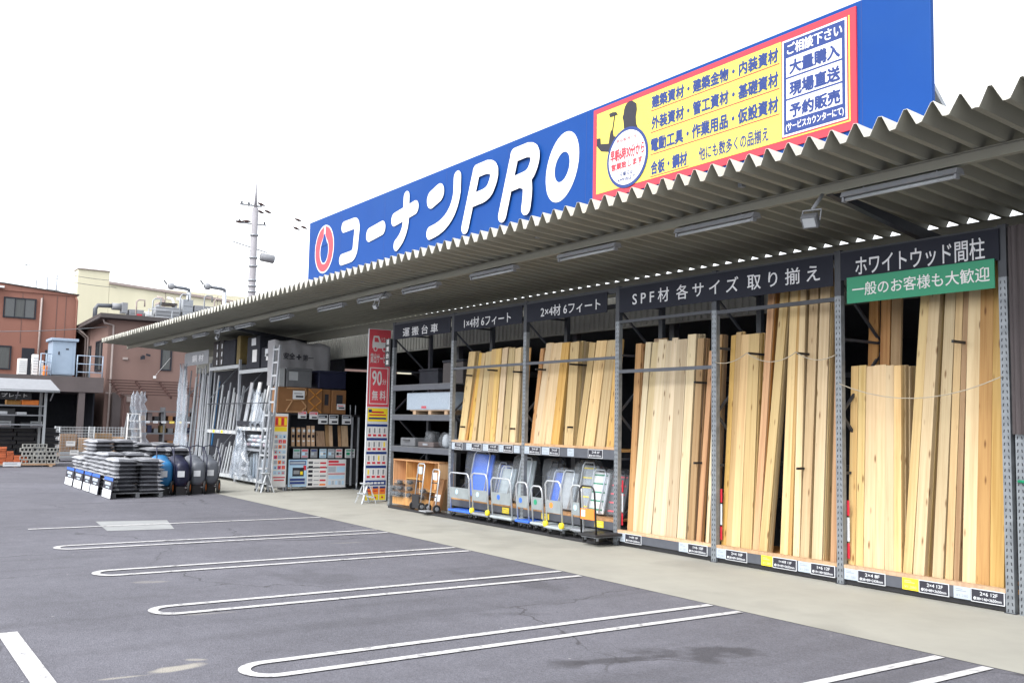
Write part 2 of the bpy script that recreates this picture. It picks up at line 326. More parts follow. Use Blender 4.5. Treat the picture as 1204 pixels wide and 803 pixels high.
M['yellow'] = mat('yellow', (.66, .55, .085), .4, var=.03)
M['yellowp'] = mat('yellowp', (.80, .62, .03), .5, var=.05)
M['navy'] = mat('navy', (.012, .035, .17), .45, var=.06)
M['orange'] = mat('orange', (.75, .20, .03), .5, var=.06)
M['green'] = mat('green', (.012, .225, .115), .45, var=.05, scale=2)
M['letter'] = mat('letter', (.62, .63, .66), .5, var=.05)
M['ink'] = mat('ink', (.02, .02, .03), .6, var=.05)
M['lblue'] = mat('lblue', (.38, .56, .72), .5, var=.06)
M['paper'] = mat('paper', (.55, .57, .60), .6, var=.06, scale=20)
M['plate'] = mat('plate', (.20, .225, .235), .4)
M['pale'] = mat('pale', (.34, .39, .45), .6, var=.06, scale=20)
M['grey'] = mat('grey', (.22, .23, .25), .6, var=.1)
M['dgrey'] = mat('dgrey', (.10, .105, .115), .55, var=.12)
M['lgrey'] = mat('lgrey', (.33, .35, .37), .5, var=.08)
M['alu'] = mat('alu', (.55, .58, .62), .32, .55, var=.10, scale=14)
M['strip'] = mat('strip', (.30, .30, .275), .6, var=.07, scale=1.5)
M['w_p'] = wood('w_p', (.56, .42, .228), (.43, .285, .13))
M['w_y'] = wood('w_y', (.55, .365, .140), (.42, .245, .075))
M['w_o'] = wood('w_o', (.47, .25, .09), (.34, .155, .048))
M['w_b'] = wood('w_b', (.36, .235, .13), (.26, .15, .075))
M['w_w'] = wood('w_w', (.53, .43, .27), (.42, .31, .165))
M['ply'] = wood('ply', (.60, .33, .14), (.46, .23, .09), False)
M['ledge'] = wood('ledge', (.50, .33, .20), (.38, .23, .13), False)
M['carton'] = mat('carton', (.19, .090, .036), .7, var=.08, scale=3)
M['clear'] = film('clear', (.56, .60, .64), .78)
M['mist'] = film('mist', (.44, .48, .54), .60, sc_=1.7)
M['plasticblue'] = mat('plasticblue', (.03, .12, .55), .4, var=.1)
M['deckgrey'] = mat('deckgrey', (.30, .34, .36), .5, var=.1)
M['rubber'] = mat('rubber', (.015, .015, .016), .7, var=.2)
M['bagend'] = mat('bagend', (.30, .31, .335), .42, var=.20, scale=26, bump=.6, bscale=30, objvar=.1)
M['bagdark'] = mat('bagdark', (.075, .078, .090), .30, var=.3, scale=9, bump=.5, bscale=20, objvar=.2)
M['brownred'] = mat('brownred', (.225, .102, .076), .8, var=.06, scale=.8, stretch=(1,1,.25), bump=.1, stain=((.17, .08, .06), .7, .6, .4))
M['brown'] = mat('brown', (.185, .118, .102), .8, var=.06, scale=.9, stretch=(1,1,.3), bump=.1, stain=((.15, .09, .08), .8, .6, .4))
M['slab'] = mat('slab', (.085, .070, .070), .7, var=.1, scale=1.2)
M['eave'] = mat('eave', (.06, .052, .052), .6, var=.1)
M['cream'] = mat('cream', (.60, .575, .43), .7, var=.05, scale=.5, stretch=(1,1,.3), stain=((.46, .43, .31), .6, .62, .4))
M['glass'] = mat('glass', (.035, .040, .045), .08, var=.2, scale=1.0, spec=.7)
M['curtain'] = mat('curtain', (.07, .075, .075), .35, var=.2, scale=4, stretch=(6,6,.4))
M['shed'] = mat('shed', (.26, .33, .42), .5, var=.06, scale=2)
M['pipe'] = mat('pipe', (.30, .25, .235), .5, var=.1)
M['rust'] = mat('rust', (.060, .030, .026), .75, var=.2)
M['brickred'] = mat('brickred', (.42, .11, .045), .8, var=.18, scale=7, objvar=.15)
M['block'] = mat('block', (.33, .33, .31), .9, var=.14, scale=8, bump=.3)
M['pole'] = mat('pole', (.23, .225, .245), .7, var=.08, scale=2)
M['tubgrey'] = mat('tubgrey', (.10, .11, .13), .45, var=.08)
M['tubnavy'] = mat('tubnavy', (.012, .014, .036), .4, var=.1)
M['tubblue'] = mat('tubblue', (.02, .13, .30), .4, var=.1)
M['cover'] = mat('cover', (.24, .24, .255), .55, var=.08, scale=2.2, bump=.35, bscale=4)
M['browncloth'] = mat('browncloth', (.058, .048, .050), .7, var=.2, scale=8, stretch=(4,4,.2))
M['rope'] = mat('rope', (.36, .32, .25), .8, var=.1)
# ================================================================== SETTING
g = MB().add([(-420,-420,0),(420,-420,0),(420,420,0),(-420,420,0)], [(0,1,2,3)]).build('ground', M['asphalt']); struct(g)
ap = MB().add([(-37.4,-.05,.004),(4,-.05,.004),(4,9,.004),(-37.4,9,.004)], [(0,1,2,3)]).build('pavement', M['concrete']); struct(ap)
pt = MB().add([(-17.62,-3.85,.004),(-16.1,-3.98,.004),(-15.98,-2.98,.004),(-17.4,-2.72,.004)], [(0,1,2,3)]).build('ground_patch', M['patch']); struct(pt)
X0, G, LEN, LW, YO = -4.4964, .3982, 4.905, .045, -.10
def line_strip(pts, hw, z):
    mb = MB(); n = len(pts); P = []
    for i, p in enumerate(pts):
        a = Vector(pts[max(i-1, 0)]); c = Vector(pts[min(i+1, n-1)]); d = (c-a).normalized(); q = Vector((-d.y, d.x))
        P += [(p[0]+q.x*hw, p[1]+q.y*hw, z), (p[0]-q.x*hw, p[1]-q.y*hw, z)]
    return mb.add(P, [(2*i, 2*i+1, 2*i+3, 2*i+2) for i in range(n-1)])
for k in range(6):
    x = X0 - 2.5*k
    if k < 5:
        pts = [(x, YO)] + [(x, YO-(LEN-G/2)*t/6) for t in range(1, 7)]
        pts += [(x+G/2-math.cos(math.pi*t/12)*G/2, YO-LEN+G/2-math.sin(math.pi*t/12)*G/2) for t in range(1, 12)]
        pts += [(x+G, YO-(LEN-G/2)*t/6) for t in range(6, 0, -1)] + [(x+G, YO)]
    else: pts = [(x+G/2, YO), (x+G/2, YO-LEN/2), (x+G/2, YO-LEN)]
    struct(line_strip(pts, LW, .009).build('parking_line', M['line']))
struct(line_strip([(-8.97,-6.255),(-6,-6.255),(-2,-6.255)], .075, .009).build('road_marking', M['line']))

# ================================================================== STORE BUILDING
sb = thing('store_building', 'long low store with a corrugated steel canopy over its open front', 'building', (-18, 5, 0))
XL, XR = -37.4, 1.5
def zc(y): return 4.47 - .06*y                     # valleys of the canopy sheet
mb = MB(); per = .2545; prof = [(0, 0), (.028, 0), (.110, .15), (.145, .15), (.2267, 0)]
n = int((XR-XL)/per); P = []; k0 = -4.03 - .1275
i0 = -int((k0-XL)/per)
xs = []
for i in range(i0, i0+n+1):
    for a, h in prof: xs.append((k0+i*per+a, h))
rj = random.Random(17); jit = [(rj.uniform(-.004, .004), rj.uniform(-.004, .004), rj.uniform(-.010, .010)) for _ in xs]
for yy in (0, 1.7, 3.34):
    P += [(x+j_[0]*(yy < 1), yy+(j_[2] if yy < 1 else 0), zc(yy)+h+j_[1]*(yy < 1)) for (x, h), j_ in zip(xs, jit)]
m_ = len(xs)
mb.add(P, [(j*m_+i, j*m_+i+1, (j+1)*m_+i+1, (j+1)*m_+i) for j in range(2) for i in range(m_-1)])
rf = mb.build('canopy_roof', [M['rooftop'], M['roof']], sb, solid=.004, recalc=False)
mb = MB()                                          # H-beam purlins under the sheet
def hbeam(mb, x0, x1, y, zt, w, h, t=.008):
    mb.box(x0, x1, y-w/2, y+w/2, zt-t, zt); mb.box(x0, x1, y-t/2, y+t/2, zt-h+t, zt-t); mb.box(x0, x1, y-w/2, y+w/2, zt-h, zt-h+t)
hbeam(mb, XL+.05, XR, .95, zc(.95)-.008, .075, .11)
mb.build('purlin', M['roof'], rf)
mb = MB(); hbeam(mb, XL+.05, XR, 3.30, zc(3.30)-.008, .08, .24); mb.build('rear_beam', M['roof'], sb)
for x in (-6.3, -26.0):
    b = MB(); b.k = 0
    b.prism([(.95, zc(.95)-.13), (3.3, zc(3.3)-.36), (3.3, zc(3.3)-.20), (.95, zc(.95)-.07)], lambda a, c, t, x=x: (x-.04+t, a, c), .08)
    b.build('bracket', M['rackdark'], sb)
# wall strip with vertical ribs above the opening, then the opening
mb = MB(); P = []; q = []
x = XL
while x < XR:
    q += [(x, 3.56), (x+.05, 3.56), (x+.065, 3.53), (x+.125, 3.53)]; x += .14
P = [(a, b, 3.52) for a, b in q] + [(a, b, 4.06) for a, b in q]
mb.add(P, [(i, i+1, len(q)+i+1, len(q)+i) for i in range(len(q)-1)])
mb.box(XL, XR, 3.575, 3.66, 3.50, 4.06)
mb.build('upper_wall', M['strip'], sb)
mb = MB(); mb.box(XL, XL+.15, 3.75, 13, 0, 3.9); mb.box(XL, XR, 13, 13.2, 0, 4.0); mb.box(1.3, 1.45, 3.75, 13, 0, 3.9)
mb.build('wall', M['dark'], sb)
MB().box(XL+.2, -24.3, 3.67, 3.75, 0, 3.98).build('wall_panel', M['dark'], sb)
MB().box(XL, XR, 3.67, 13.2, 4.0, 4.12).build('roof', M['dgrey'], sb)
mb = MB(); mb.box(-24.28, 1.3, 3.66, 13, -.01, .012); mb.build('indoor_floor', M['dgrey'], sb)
for x in (-22.9, -19.1, -14.7, -12.0, -9.35, -4.2): MB().box(x-.06, x+.06, 4.2, 4.32, .012, 4.0).build('column', M['dgrey'], sb)

# ================================================================== STORE SIGN
sg = thing('store_sign', 'long blue sign board with white store lettering on the canopy roof', 'sign', (-12, .5, 4.6))
MB().box(-19.05, -4.78, .40, .455, 4.66, 5.985).build('panel', M['blue'], sg, bevel=.01)
for x in [-18.5+1.9*i for i in range(8)]:
    fr = MB(); fr.bar((x, .49, 4.45), (x, .49, 5.9), .06); fr.bar((x, .53, 5.7), (x, 1.9, 4.44), .05); fr.build('support_frame', M['steel'], sg)

for x in (-17.45, -15.55, -13.35, -11.55, -9.72, -5.50): MB().box(x-.003, x+.003, .3988, .3998, 4.665, 5.98).build('panel_seam', M['navy'], sg)
def stroke(mb, pts, r, y0, lift):
    """thick round-ended stroke lying on the sign face"""
    for j, (a, b) in enumerate(zip(pts[:-1], pts[1:])):
        a, b = Vector((a[0], a[1])), Vector((b[0], b[1])); d = (b-a).normalized(); nn = Vector((-d.y, d.x)); poly = []
        for t in range(13):
            an = math.pi*t/12; v = nn*math.cos(an)*r - d*math.sin(an)*r; poly.append(a+v)
        for t in range(13):
            an = math.pi*t/12; v = -nn*math.cos(an)*r + d*math.sin(an)*r; poly.append(b+v)
        yy = y0 - .0006*(lift[0]); lift[0] += 1
        mb.prism([(p.x, p.y) for p in poly], lambda a_, c_, t_, yy=yy: (a_, yy-.004+t_, c_), .004)
def curve3(p0, p1, p2, n=8): return [((1-t)**2*p0[0]+2*t*(1-t)*p1[0]+t*t*p2[0], (1-t)**2*p0[1]+2*t*(1-t)*p1[1]+t*t*p2[1]) for t in [i/n for i in range(n+1)]]
lf = [0]; yS = .398
lt = MB(); stroke(lt, [(-17.30, 5.62), (-16.92, 5.62)] + curve3((-16.86, 5.62), (-16.68, 5.62), (-16.69, 5.46), 5) + [(-16.73, 5.2)] + curve3((-16.735, 5.14), (-16.76, 4.99), (-16.92, 4.98), 5) + [(-17.34, 4.97)], 0.1124, yS, lf); lt.build('letter', M['white'], sg)
lt = MB(); stroke(lt, [(-16.13, 5.285), (-15.62, 5.335)], 0.1338, yS, lf); lt.build('letter', M['white'], sg)
lt = MB(); stroke(lt, [(-15.13, 5.41), (-14.38, 5.50)], 0.1231, yS, lf); stroke(lt, [(-14.70, 5.74)] + curve3((-14.70, 5.45), (-14.66, 5.08), (-15.02, 4.93), 8), 0.1070, yS, lf); lt.build('letter', M['white'], sg)
lt = MB(); stroke(lt, [(-13.80, 5.53), (-13.55, 5.60)], 0.1552, yS, lf); stroke(lt, [(-12.98, 5.74)] + curve3((-12.98, 5.5), (-13.08, 5.0), (-13.82, 4.96), 9), 0.1124, yS, lf); lt.build('letter', M['white'], sg)
lt = MB(); stroke(lt, [(-12.42, 5.66), (-12.70, 4.88)], 0.1070, yS, lf); stroke(lt, [(-12.40, 5.72), (-12.16, 5.725)] + curve3((-12.10, 5.725), (-11.80, 5.69), (-11.92, 5.46), 5) + curve3((-11.96, 5.40), (-12.02, 5.30), (-12.2, 5.285), 4) + [(-12.54, 5.27)], 0.1070, yS, lf); lt.build('letter', M['white'], sg)
lt = MB(); stroke(lt, [(-11.37, 5.67), (-11.64, 4.89)], 0.1070, yS, lf); stroke(lt, [(-11.35, 5.74), (-11.08, 5.745)] + curve3((-11.02, 5.745), (-10.74, 5.71), (-10.86, 5.48), 5) + curve3((-10.9, 5.42), (-10.96, 5.34), (-11.1, 5.33), 4) + [(-11.46, 5.31)], 0.1070, yS, lf); stroke(lt, [(-11.12, 5.31)] + curve3((-11.02, 5.28), (-10.97, 5.2), (-11.0, 5.0), 5) + [(-11.02, 4.90)], 0.1124, yS, lf); lt.build('letter', M['white'], sg)
def ring(mb, co, ro, ci, ri, y0, d, n=48, shear=0.0):
    P = []
    for (cx, cz), (rx, rz) in ((co, ro), (ci, ri)):
        for k in range(n):
            t = 2*math.pi*k/n; z = math.sin(t)*rz; P.append((cx+math.cos(t)*rx+z*shear, cz+z))
    V = [(a, y0, b) for a, b in P] + [(a, y0-d, b) for a, b in P]
    f = []
    for k in range(n):
        j = (k+1) % n
        f += [(2*n+k, 2*n+j, 3*n+j, 3*n+k), (k, j, 2*n+j, 2*n+k), (n+k, n+j, 3*n+j, 3*n+k)]
    mb.add(V, f)
lt = MB(); ring(lt, (-10.235, 5.33), (.36, .475), (-10.235, 5.33), (.165, .205), yS, .004, shear=.18); lt.build('letter', M['white'], sg)
em = MB()
ring(em, (-18.23, 5.31), (.475, .50), (-18.23, 5.27), (.20, .25), yS, .002)
em.k = 1; ring(em, (-18.23, 5.31), (.445, .47), (-18.23, 5.27), (.225, .275), yS-.0022, .002)
em.k = 0; em.prism([(-18.26, 5.80), (-18.20, 5.80), (-18.19, 5.60), (-18.05, 5.42), (-18.41, 5.42), (-18.27, 5.60)], lambda a, c, t: (a, yS-.005+t, c), .0008)
em.k = 2; em.prism([(-18.238, 5.64), (-18.222, 5.64), (-18.17, 5.56), (-18.06, 5.38), (-18.40, 5.38), (-18.29, 5.56)], lambda a, c, t: (a, yS-.0062+t, c), .0008)
em.build('emblem', [M['white'], M['red'], M['blue']], sg)
# yellow information board on the sign
ip = MB().box(-9.55, -5.55, .382, .399, 4.715, 5.935).build('information_board', M['red'], sg)
MB().box(-9.475, -5.62, .378, .3815, 4.80, 5.868).build('yellow_field', M['yellow'], ip)
tx = MB(); ff = face_front(.3765)
for s_, a0, a1, b0, b1 in [('建築資材・建築金物・内装資材', -8.43, -6.50, 5.67, 5.82), ('外装資材・管工資材・基礎資材', -8.43, -6.50, 5.405, 5.56), ('電動工具・作業用品・仮設資材', -8.44, -6.50, 5.13, 5.29),
                           ('合板・鋼材', -8.44, -7.83, 4.845, 5.005), ('他にも数多くの品揃え', -7.64, -6.63, 4.845, 5.0)]:
    write(tx, s_, a0, a1, b0, b1, ff, .05 if '他' not in s_ else .028)
for s_, b0, b1 in [('大量購入', 5.48, 5.62), ('現場直送', 5.245, 5.39), ('予約販売', 5.015, 5.155)]: write(tx, s_, -6.34, -5.73, b0, b1, face_front(.3685), .055)
tx.build('lettering', M['navy'], ip)
ln = MB()
for a0, a1, z in [(-8.45, -6.48, 5.635), (-8.45, -6.48, 5.365), (-8.45, -6.48, 5.09), (-8.45, -7.8, 4.815)]: ln.box(a0, a1, .376, .3775, z, z+.012)
ln.box(-6.455, -5.635, .3755, .3775, 4.815, 5.872); ln.build('rule_line', M['red'], ip)
bx = MB(); bx.box(-6.44, -5.65, .3725, .3752, 4.83, 5.857); bx.k = 1; bx.box(-6.42, -5.67, .3705, .3722, 4.85, 5.837)
bx.k = 0
for z0, z1 in ((5.455, 5.66), (5.225, 5.435), (4.995, 5.205)): bx.box(-6.385, -5.705, .3695, .3702, z0, z1)
write(bx, 'ご相談下さい', -6.37, -5.70, 5.69, 5.81, face_front(.3690), .03); write(bx, '(サービスカウンターにて)', -6.39, -5.69, 4.87, 4.965, face_front(.3690), .025)
bx.build('notice', [M['white'], M['navy']], ip)
sh = MB()
sh.prism([(-8.89,5.86),(-8.84,5.875),(-8.79,5.87),(-8.71,5.81),(-8.70,5.73),(-8.72,5.64),(-8.71,5.55),(-8.66,5.46),(-8.91,5.45),(-8.94,5.56),(-8.95,5.65),(-8.97,5.70),(-8.95,5.73),(-8.94,5.79),(-8.92,5.83)], lambda a, c, t: (a, .374+t, c), .003)
sh.prism([(-9.47,5.54),(-9.40,5.53),(-9.39,5.45),(-9.23,5.42),(-9.21,5.53),(-9.19,5.59),(-9.17,5.57),(-9.13,5.76),(-9.21,5.76),(-9.23,5.81),(-9.16,5.815),(-9.09,5.80),(-9.06,5.76),(-9.11,5.76),(-9.15,5.56),(-9.14,5.50),(-9.06,5.46),(-9.13,5.41),(-9.18,5.30),(-9.38,5.35),(-9.47,5.44)], lambda a, c, t: (a, .3735+t, c), .003)
sh.build('workman_silhouette', M['ink'], ip)
rd = MB(); C0 = (-8.87, 5.16)
rd.prism([(C0[0]+.385*math.cos(t*math.pi/24), C0[1]+.385*math.sin(t*math.pi/24)) for t in range(48)], lambda a, c, t: (a, .370+t, c), .002)
rd.k = 1; rd.prism([(C0[0]+.345*math.cos(t*math.pi/24), C0[1]+.345*math.sin(t*math.pi/24)) for t in range(48)], lambda a, c, t: (a, .367+t, c), .002)
rd.k = 2; f3 = face_front(.3655)
write(rd, '平日(祝)月〜土', -9.07, -8.69, 5.37, 5.42, f3, .01); write(rd, '早朝6時30分から', -9.18, -8.55, 5.15, 5.30, f3, .045); write(rd, '営業致します', -9.16, -8.58, 5.035, 5.12, f3, .045)
rd.box(-9.16, -8.58, .365, .3655, 5.008, 5.014)
rd.k = 0; write(rd, '日曜日は', -9.0, -8.75, 4.935, 4.985, f3, .01); write(rd, 'AM9:00より', -9.04, -8.71, 4.865, 4.915, f3, .015)
rd.build('opening_hours_roundel', [M['navy'], M['white'], M['red']], ip)

# ================================================================== CANOPY LIGHTS
def canopy_light():
    t = thing('canopy_light', 'x', 'light', (0, .95, 4.2), 'strip lights under the canopy')
    h = MB(); h.prism([(-.075, .0), (.075, .0), (.045, .055), (-.045, .055)], lambda a, c, q: (-.635+q, .95+a, 4.215+c), 1.27); h.build('housing', M['grey'], t)
    q = MB(); q.cyl((-.60, .93, 4.19), (.60, .93, 4.19), .019, 10); q.build('lamp_tube', M['lgrey'], t)
    for x in (-.62, .61): MB().box(x-.012, x+.012, .90, .96, 4.165, 4.213).build('lamp_holder', M['grey'], t)
    for x in (-.4, .4): MB().cyl((x, .95, 4.268), (x, .95, 4.31), .008, 6).build('hanger', M['grey'], t)
    return t
lx = [-5.48, -7.92, -10.33, -12.72, -15.1, -17.0, -19.0, -21.9, -24.5, -26.2, -28.3, -30.5, -32.7]
cl = canopy_light()
cyc = ['nearest strip light, under the canopy above the white-lettered white wood sign', 'strip light above the right end of the all-sizes timber sign', 'strip light above the left end of the all-sizes timber sign',
       'strip light in front of the 2x4 six foot sign', 'strip light in front of the 1x4 six foot sign', 'strip light just right of the second canopy floodlight', 'strip light just left of the second canopy floodlight',
       'strip light above the brown cupboard boxes', 'strip light in front of the leaning extension ladder', 'strip light beside the third canopy floodlight, above the black crates', 'strip light third from the far end of the canopy', 'strip light second from the far end of the canopy', 'farthest strip light under the canopy tip']
for i, x in enumerate(lx):
    o = cl if i == 0 else copy_tree(cl)
    o.location = (x, .95, 4.2)
    if i == 0: LABELS.pop('x', None)
    o['label'] = cyc[i]; LABELS.setdefault(cyc[i], []).append(o.name)
for x, lab in ((-6.35, 'square floodlight hanging nearest, above the white wood sign'), (-16.4, 'small floodlight under the canopy before the 1x4 sign'), (-25.95, 'small floodlight under the canopy above the black crates')):
    t = thing('floodlight', lab, 'floodlight', (x, .75, 4.0), 'floodlights under the canopy')
    b = MB(); c = Vector((x, .70, 3.98)); k_ = .85 if x > -10 else .55; d = Vector((.25, -.75, -.6)).normalized(); a = d.cross(Vector((0,0,1))).normalized(); u = a.cross(d)
    b.obox(c, a*.10*k_, u*.085*k_, d*.05*k_); b.build('housing', M['dgrey'], t, bevel=.012)
    l = MB(); l.obox(c+d*.052*k_, a*.075*k_, u*.058*k_, d*.006); l.build('lens', M['lgrey'], t)
    y = MB(); y.tube([c+a*.115*k_, c+a*.115*k_+Vector((0,.03,.12)), c-a*.115*k_+Vector((0,.03,.12)), c-a*.115*k_], .009, 6); y.cyl(c+Vector((0,.03,.12)), (x, .90, 4.29), .02, 8); y.build('yoke', M['grey'], t)

# ================================================================== MAIN RACK
UX = [-5.18, -7.19, -9.20, -11.22, -13.69, -16.15, -18.66]
YF, YB = 2.28, 3.26
rk = thing('storage_rack', 'long grey steel rack holding the timber and the platform trucks', 'rack', (-12, 2.8, 0))
for x in UX:
    mb = MB(); mb.box(x-.044, x+.044, YF, YF+.07, 0, 3.42); mb.build('upright', M['perf'], rk, origin=(x, YF, 0))
    mb = MB(); mb.box(x-.044, x+.044, YF, YF+.07, 3.42, 3.97); mb.box(x-.044, x+.044, YB-.07, YB, 0, 3.9); mb.build('upright_top', M['rackdark'], rk)
    mb = MB(); zz = [.3, 1.15, 2.0, 2.85, 3.6]
    for i in range(4):
        a, b = ((YF+.05, zz[i+1]), (YB-.05, zz[i])) if i % 2 else ((YF+.05, zz[i]), (YB-.05, zz[i+1]))
        mb.bar((x-.0, *a), (x, *b), .03, .03)
    for z in (.25, 1.3, 2.9, 3.7): mb.bar((x, YF+.07, z), (x, YB-.07, z), .032)
    mb.build('brace', M['rackdark'], rk)
    [MB().box(x-.06, x+.06, y-.05, y+.05, 0, .012).build('foot_plate', M['rackdark'], rk) for y in (YF+.04, YB-.04)]
def beam(i, z0, z1, m='beam', y=YF, d=.045, name='beam'):
    a, b = UX[i+1]+.046, UX[i]-.046
    return MB().box(a, b, y+.004, y+.004+d, z0, z1).build(name, M[m], rk)
for i in range(6):
    beam(i, 3.87, 3.955, 'rackdark'); beam(i, 3.80, 3.88, 'rackdark', YB-.06)
for i in range(3):                                  # tall bays: beam near the floor, timber ledge on it
    beam(i, .075, .195); beam(i, .015, .07, 'black', YF+.03); beam(i, .1, .2, 'rackdark', YB-.05)  # the black strip below the beam stands in for a shaded gap
    a, b = UX[i+1]+.048, UX[i]-.048
    MB().box(a, b, YF+.003, YF+.075, .197, .238).build('ledge', M['ledge'], rk, origin=(a, YF, .2))
    MB().box(a, b, YF+.08, YB-.06, .165, .199).build('shelf_board', M['ply'], rk)
beam(2, 2.615, 2.665, 'beam'); beam(2, 3.385, 3.43, 'rackdark'); beam(1, 3.36, 3.41, 'rackdark')
for i in range(3): beam(i, 2.5, 2.56, 'rackdark', YB-.05); beam(i, 1.3, 1.36, 'rackdark', YB-.05)
for i in (3, 4):
    beam(i, 1.285, 1.435); beam(i, 2.84, 2.885); beam(i, .215, .335, 'beam'); beam(i, 1.3, 1.43, 'rackdark', YB-.05); beam(i, 2.7, 2.76, 'rackdark', YB-.05)
    a, b = UX[i+1]+.048, UX[i]-.048
    MB().box(a, b, YF+.003, YF+.08, 1.437, 1.475).build('ledge', M['ledge'], rk, origin=(a, YF, 1.44))
    MB().box(a, b, YF+.085, YB-.06, 1.40, 1.436).build('shelf_board', M['ply'], rk)
    MB().box(a, b, YF+.003, YB-.06, .337, .372).build('shelf_board', M['w_o'], rk, origin=(a, YF, .34))
for z in (2.47, 1.84, 1.17):
    beam(5, z, z+.10); a, b = UX[6]+.048, UX[5]-.048
    MB().box(a, b, YF+.003, YB-.06, z+.102, z+.12).build('shelf_board', M['dgrey'], rk); beam(5, z, z+.1, 'rackdark', YB-.05)
arms = [(-5.77, 2.79), (-8.63, 2.80), (-7.83, 2.76), (-7.85, 1.32), (-9.62, 2.44), (-9.62, 1.31), (-12.47, 2.81), (-12.5, 1.77), (-13.42, 2.76), (-15.82, 2.73), (-14.95, 2.80), (-14.11, 2.74), (-15.86, 1.73), (-14.16, 1.72)]
for x, z in arms: MB().bar((x, 2.33, z), (x, 3.2, z), .022, .03).build('divider_arm', M['black'], rk)
# neighbouring rack cut by the right edge of the picture, with a dark sheet hanging on it
r2 = thing('storage_rack', 'separate rack beside the right edge, behind the hanging dark sheet', 'rack', (-4.0, 2.8, 0))
for x in (-5.045, -3.0):
    mb = MB(); mb.box(x-.044, x+.044, YF, YF+.07, 0, 3.9); mb.build('upright', M['perf'], r2, origin=(x, YF, 0))
    mb = MB(); mb.box(x-.044, x+.044, YB-.07, YB, 0, 3.9)
    for a, b in (((YF+.05, .3), (YB-.05, 1.4)), ((YF+.05, 2.5), (YB-.05, 1.4)), ((YF+.05, 2.5), (YB-.05, 3.6))): mb.bar((x, *a), (x, *b), .03)
    mb.build('brace', M['rackdark'], r2)
for z in (.1, 3.6): MB().box(-4.99, -3.05, YF+.004, YF+.05, z, z+.1).build('beam', M['beam'], r2)
mb = MB(); q = []
for i in range(61): q.append((-5.085+i*.02, 2.225+.012*math.sin(i*1.9)+.006*math.sin(i*.7)))
mb.add([(a, b, 1.80) for a, b in q]+[(a, b, 3.93) for a, b in q], [(i, i+1, 61+i+1, 61+i) for i in range(60)])
tag(mb.build('hanging_sheet', M['browncloth'], solid=.006, origin=(-4.5, 2.22, 1.8)), 'dark brown pleated sheet hanging at the right edge of the timber racks', 'sheet')
tag(MB().tube([(-5.06, 2.262, 1.33), (-4.9, 2.255, 1.32), (-4.7, 2.24, 1.33)], .016, 8).build('strap', M['green'], origin=(-5, 2.26, 1.3)), 'short green strap tied round the rightmost rack post', 'strap')

# ropes across the timber
def rope(pts, lab):
    P = []
    for (a, b), (c, d), sag in pts:
        for i in range(11):
            t = i/10
            if P and i == 0: continue
            P.append((a+(c-a)*t, 2.265, b+(d-b)*t - sag*4*t*(1-t)))
    tag(MB().tube(P, .006, 6).build('rope', M['rope'], origin=(P[0][0], 2.265, P[0][2])), lab, 'rope', 'ropes across the timber bays')
rope([((-7.17, 2.36), (-5.20, 2.39), .20)], 'rope sagging across the short and tall white wood boards')
rope([((-9.16, 2.70), (-8.6, 2.80), .06), ((-8.6, 2.80), (-7.8, 2.77), .12), ((-7.8, 2.77), (-7.21, 2.71), .08)], 'rope looped on two pegs across the orange and yellow planks')

# bay signs
def bay_sign(x0, x1, z0, z1, text, rect, lab, y=2.262, m='header', ink='letter', bold=.01):
    t = thing('bay_sign', lab, 'sign', ((x0+x1)/2, y, z0), 'signs over the rack bays')
    MB().box(x0, x1, y, y+.012, z0, z1).build('panel', M[m], t)
    q = MB(); write(q, text, *rect, face_front(y-.003), bold); q.build('lettering', M[ink], t); return t
bay_sign(-7.13, -5.20, 3.595, 3.93, 'ホワイトウッド間柱', (-6.92, -5.35, 3.63, 3.86), 'dark sign lettered for white wood studs, above the green sign')
bay_sign(-7.03, -5.24, 3.305, 3.615, '一般のお客様も大歓迎', (-6.95, -5.29, 3.385, 3.54), 'green sign with white welcome lettering under the dark white wood sign', y=2.238, m='green', ink='white')
bay_sign(-11.16, -7.24, 3.545, 3.925, 'S P F 材  各 サ イ ズ  取 り 揃 え', (-10.85, -7.43, 3.63, 3.84), 'widest dark sign, lettered SPF all sizes, over two timber bays')
bay_sign(-13.62, -11.45, 3.585, 3.905, '2×4材 6フィート', (-13.2, -11.61, 3.64, 3.825), 'dark sign lettered 2x4 timber six feet')
bay_sign(-16.08, -13.76, 3.585, 3.905, '1×4材 6フィート', (-15.7, -14.11, 3.625, 3.82), 'dark sign lettered 1x4 timber six feet')
bay_sign(-18.60, -16.22, 3.585, 3.905, '運 搬 台 車', (-18.19, -16.71, 3.625, 3.81), 'dark sign lettered for hand carts, next to the red banner')

# price cards on the beams
def card(x0, x1, x2, z, lines, lab, first='white', h=.125, y=2.2815):
    t = thing('price_card', lab, 'price card', ((x0+x1)/2, y, z), 'price cards along the rack beams')
    if first:
        q = MB().box(x0+.005, x1-.005, y-.004, y, z-h/2, z+h/2); q.k = 1
        write(q, '¥1,280', x0+.03, x1-.03, z-h*.38, z-h*.12, face_front(y-.0045), .0); q.box(x0+.03, x1-.05, y-.0047, y-.0042, z+h*.12, z+h*.18); q.box(x0+.03, x1-.09, y-.0047, y-.0042, z+h*.27, z+h*.32)
        q.build('price_tag', [M['pale'] if first == 'white' else M['yellowp'], M['grey']], t)
    if x2:
        q = MB().box(x1, x2, y-.006, y-.001, z-h/2-.006, z+h/2+.004); q.k = 1; q.box(x1+.008, x2-.008, y-.0075, y-.0062, z-h/2+.002, z+h/2-.004); q.k = 0
        f = face_front(y-.0082)
        write(q, lines[0], x1+(x2-x1)*.28, x2-(x2-x1)*.2, z+h*.04, z+h*.32, f, .02, keep=False)
        write(q, lines[1], x1+.03, x2-.03, z-h*.36, z-h*.12, f, .02)
        q.build('name_plate', [M['paper'], M['ink']], t)
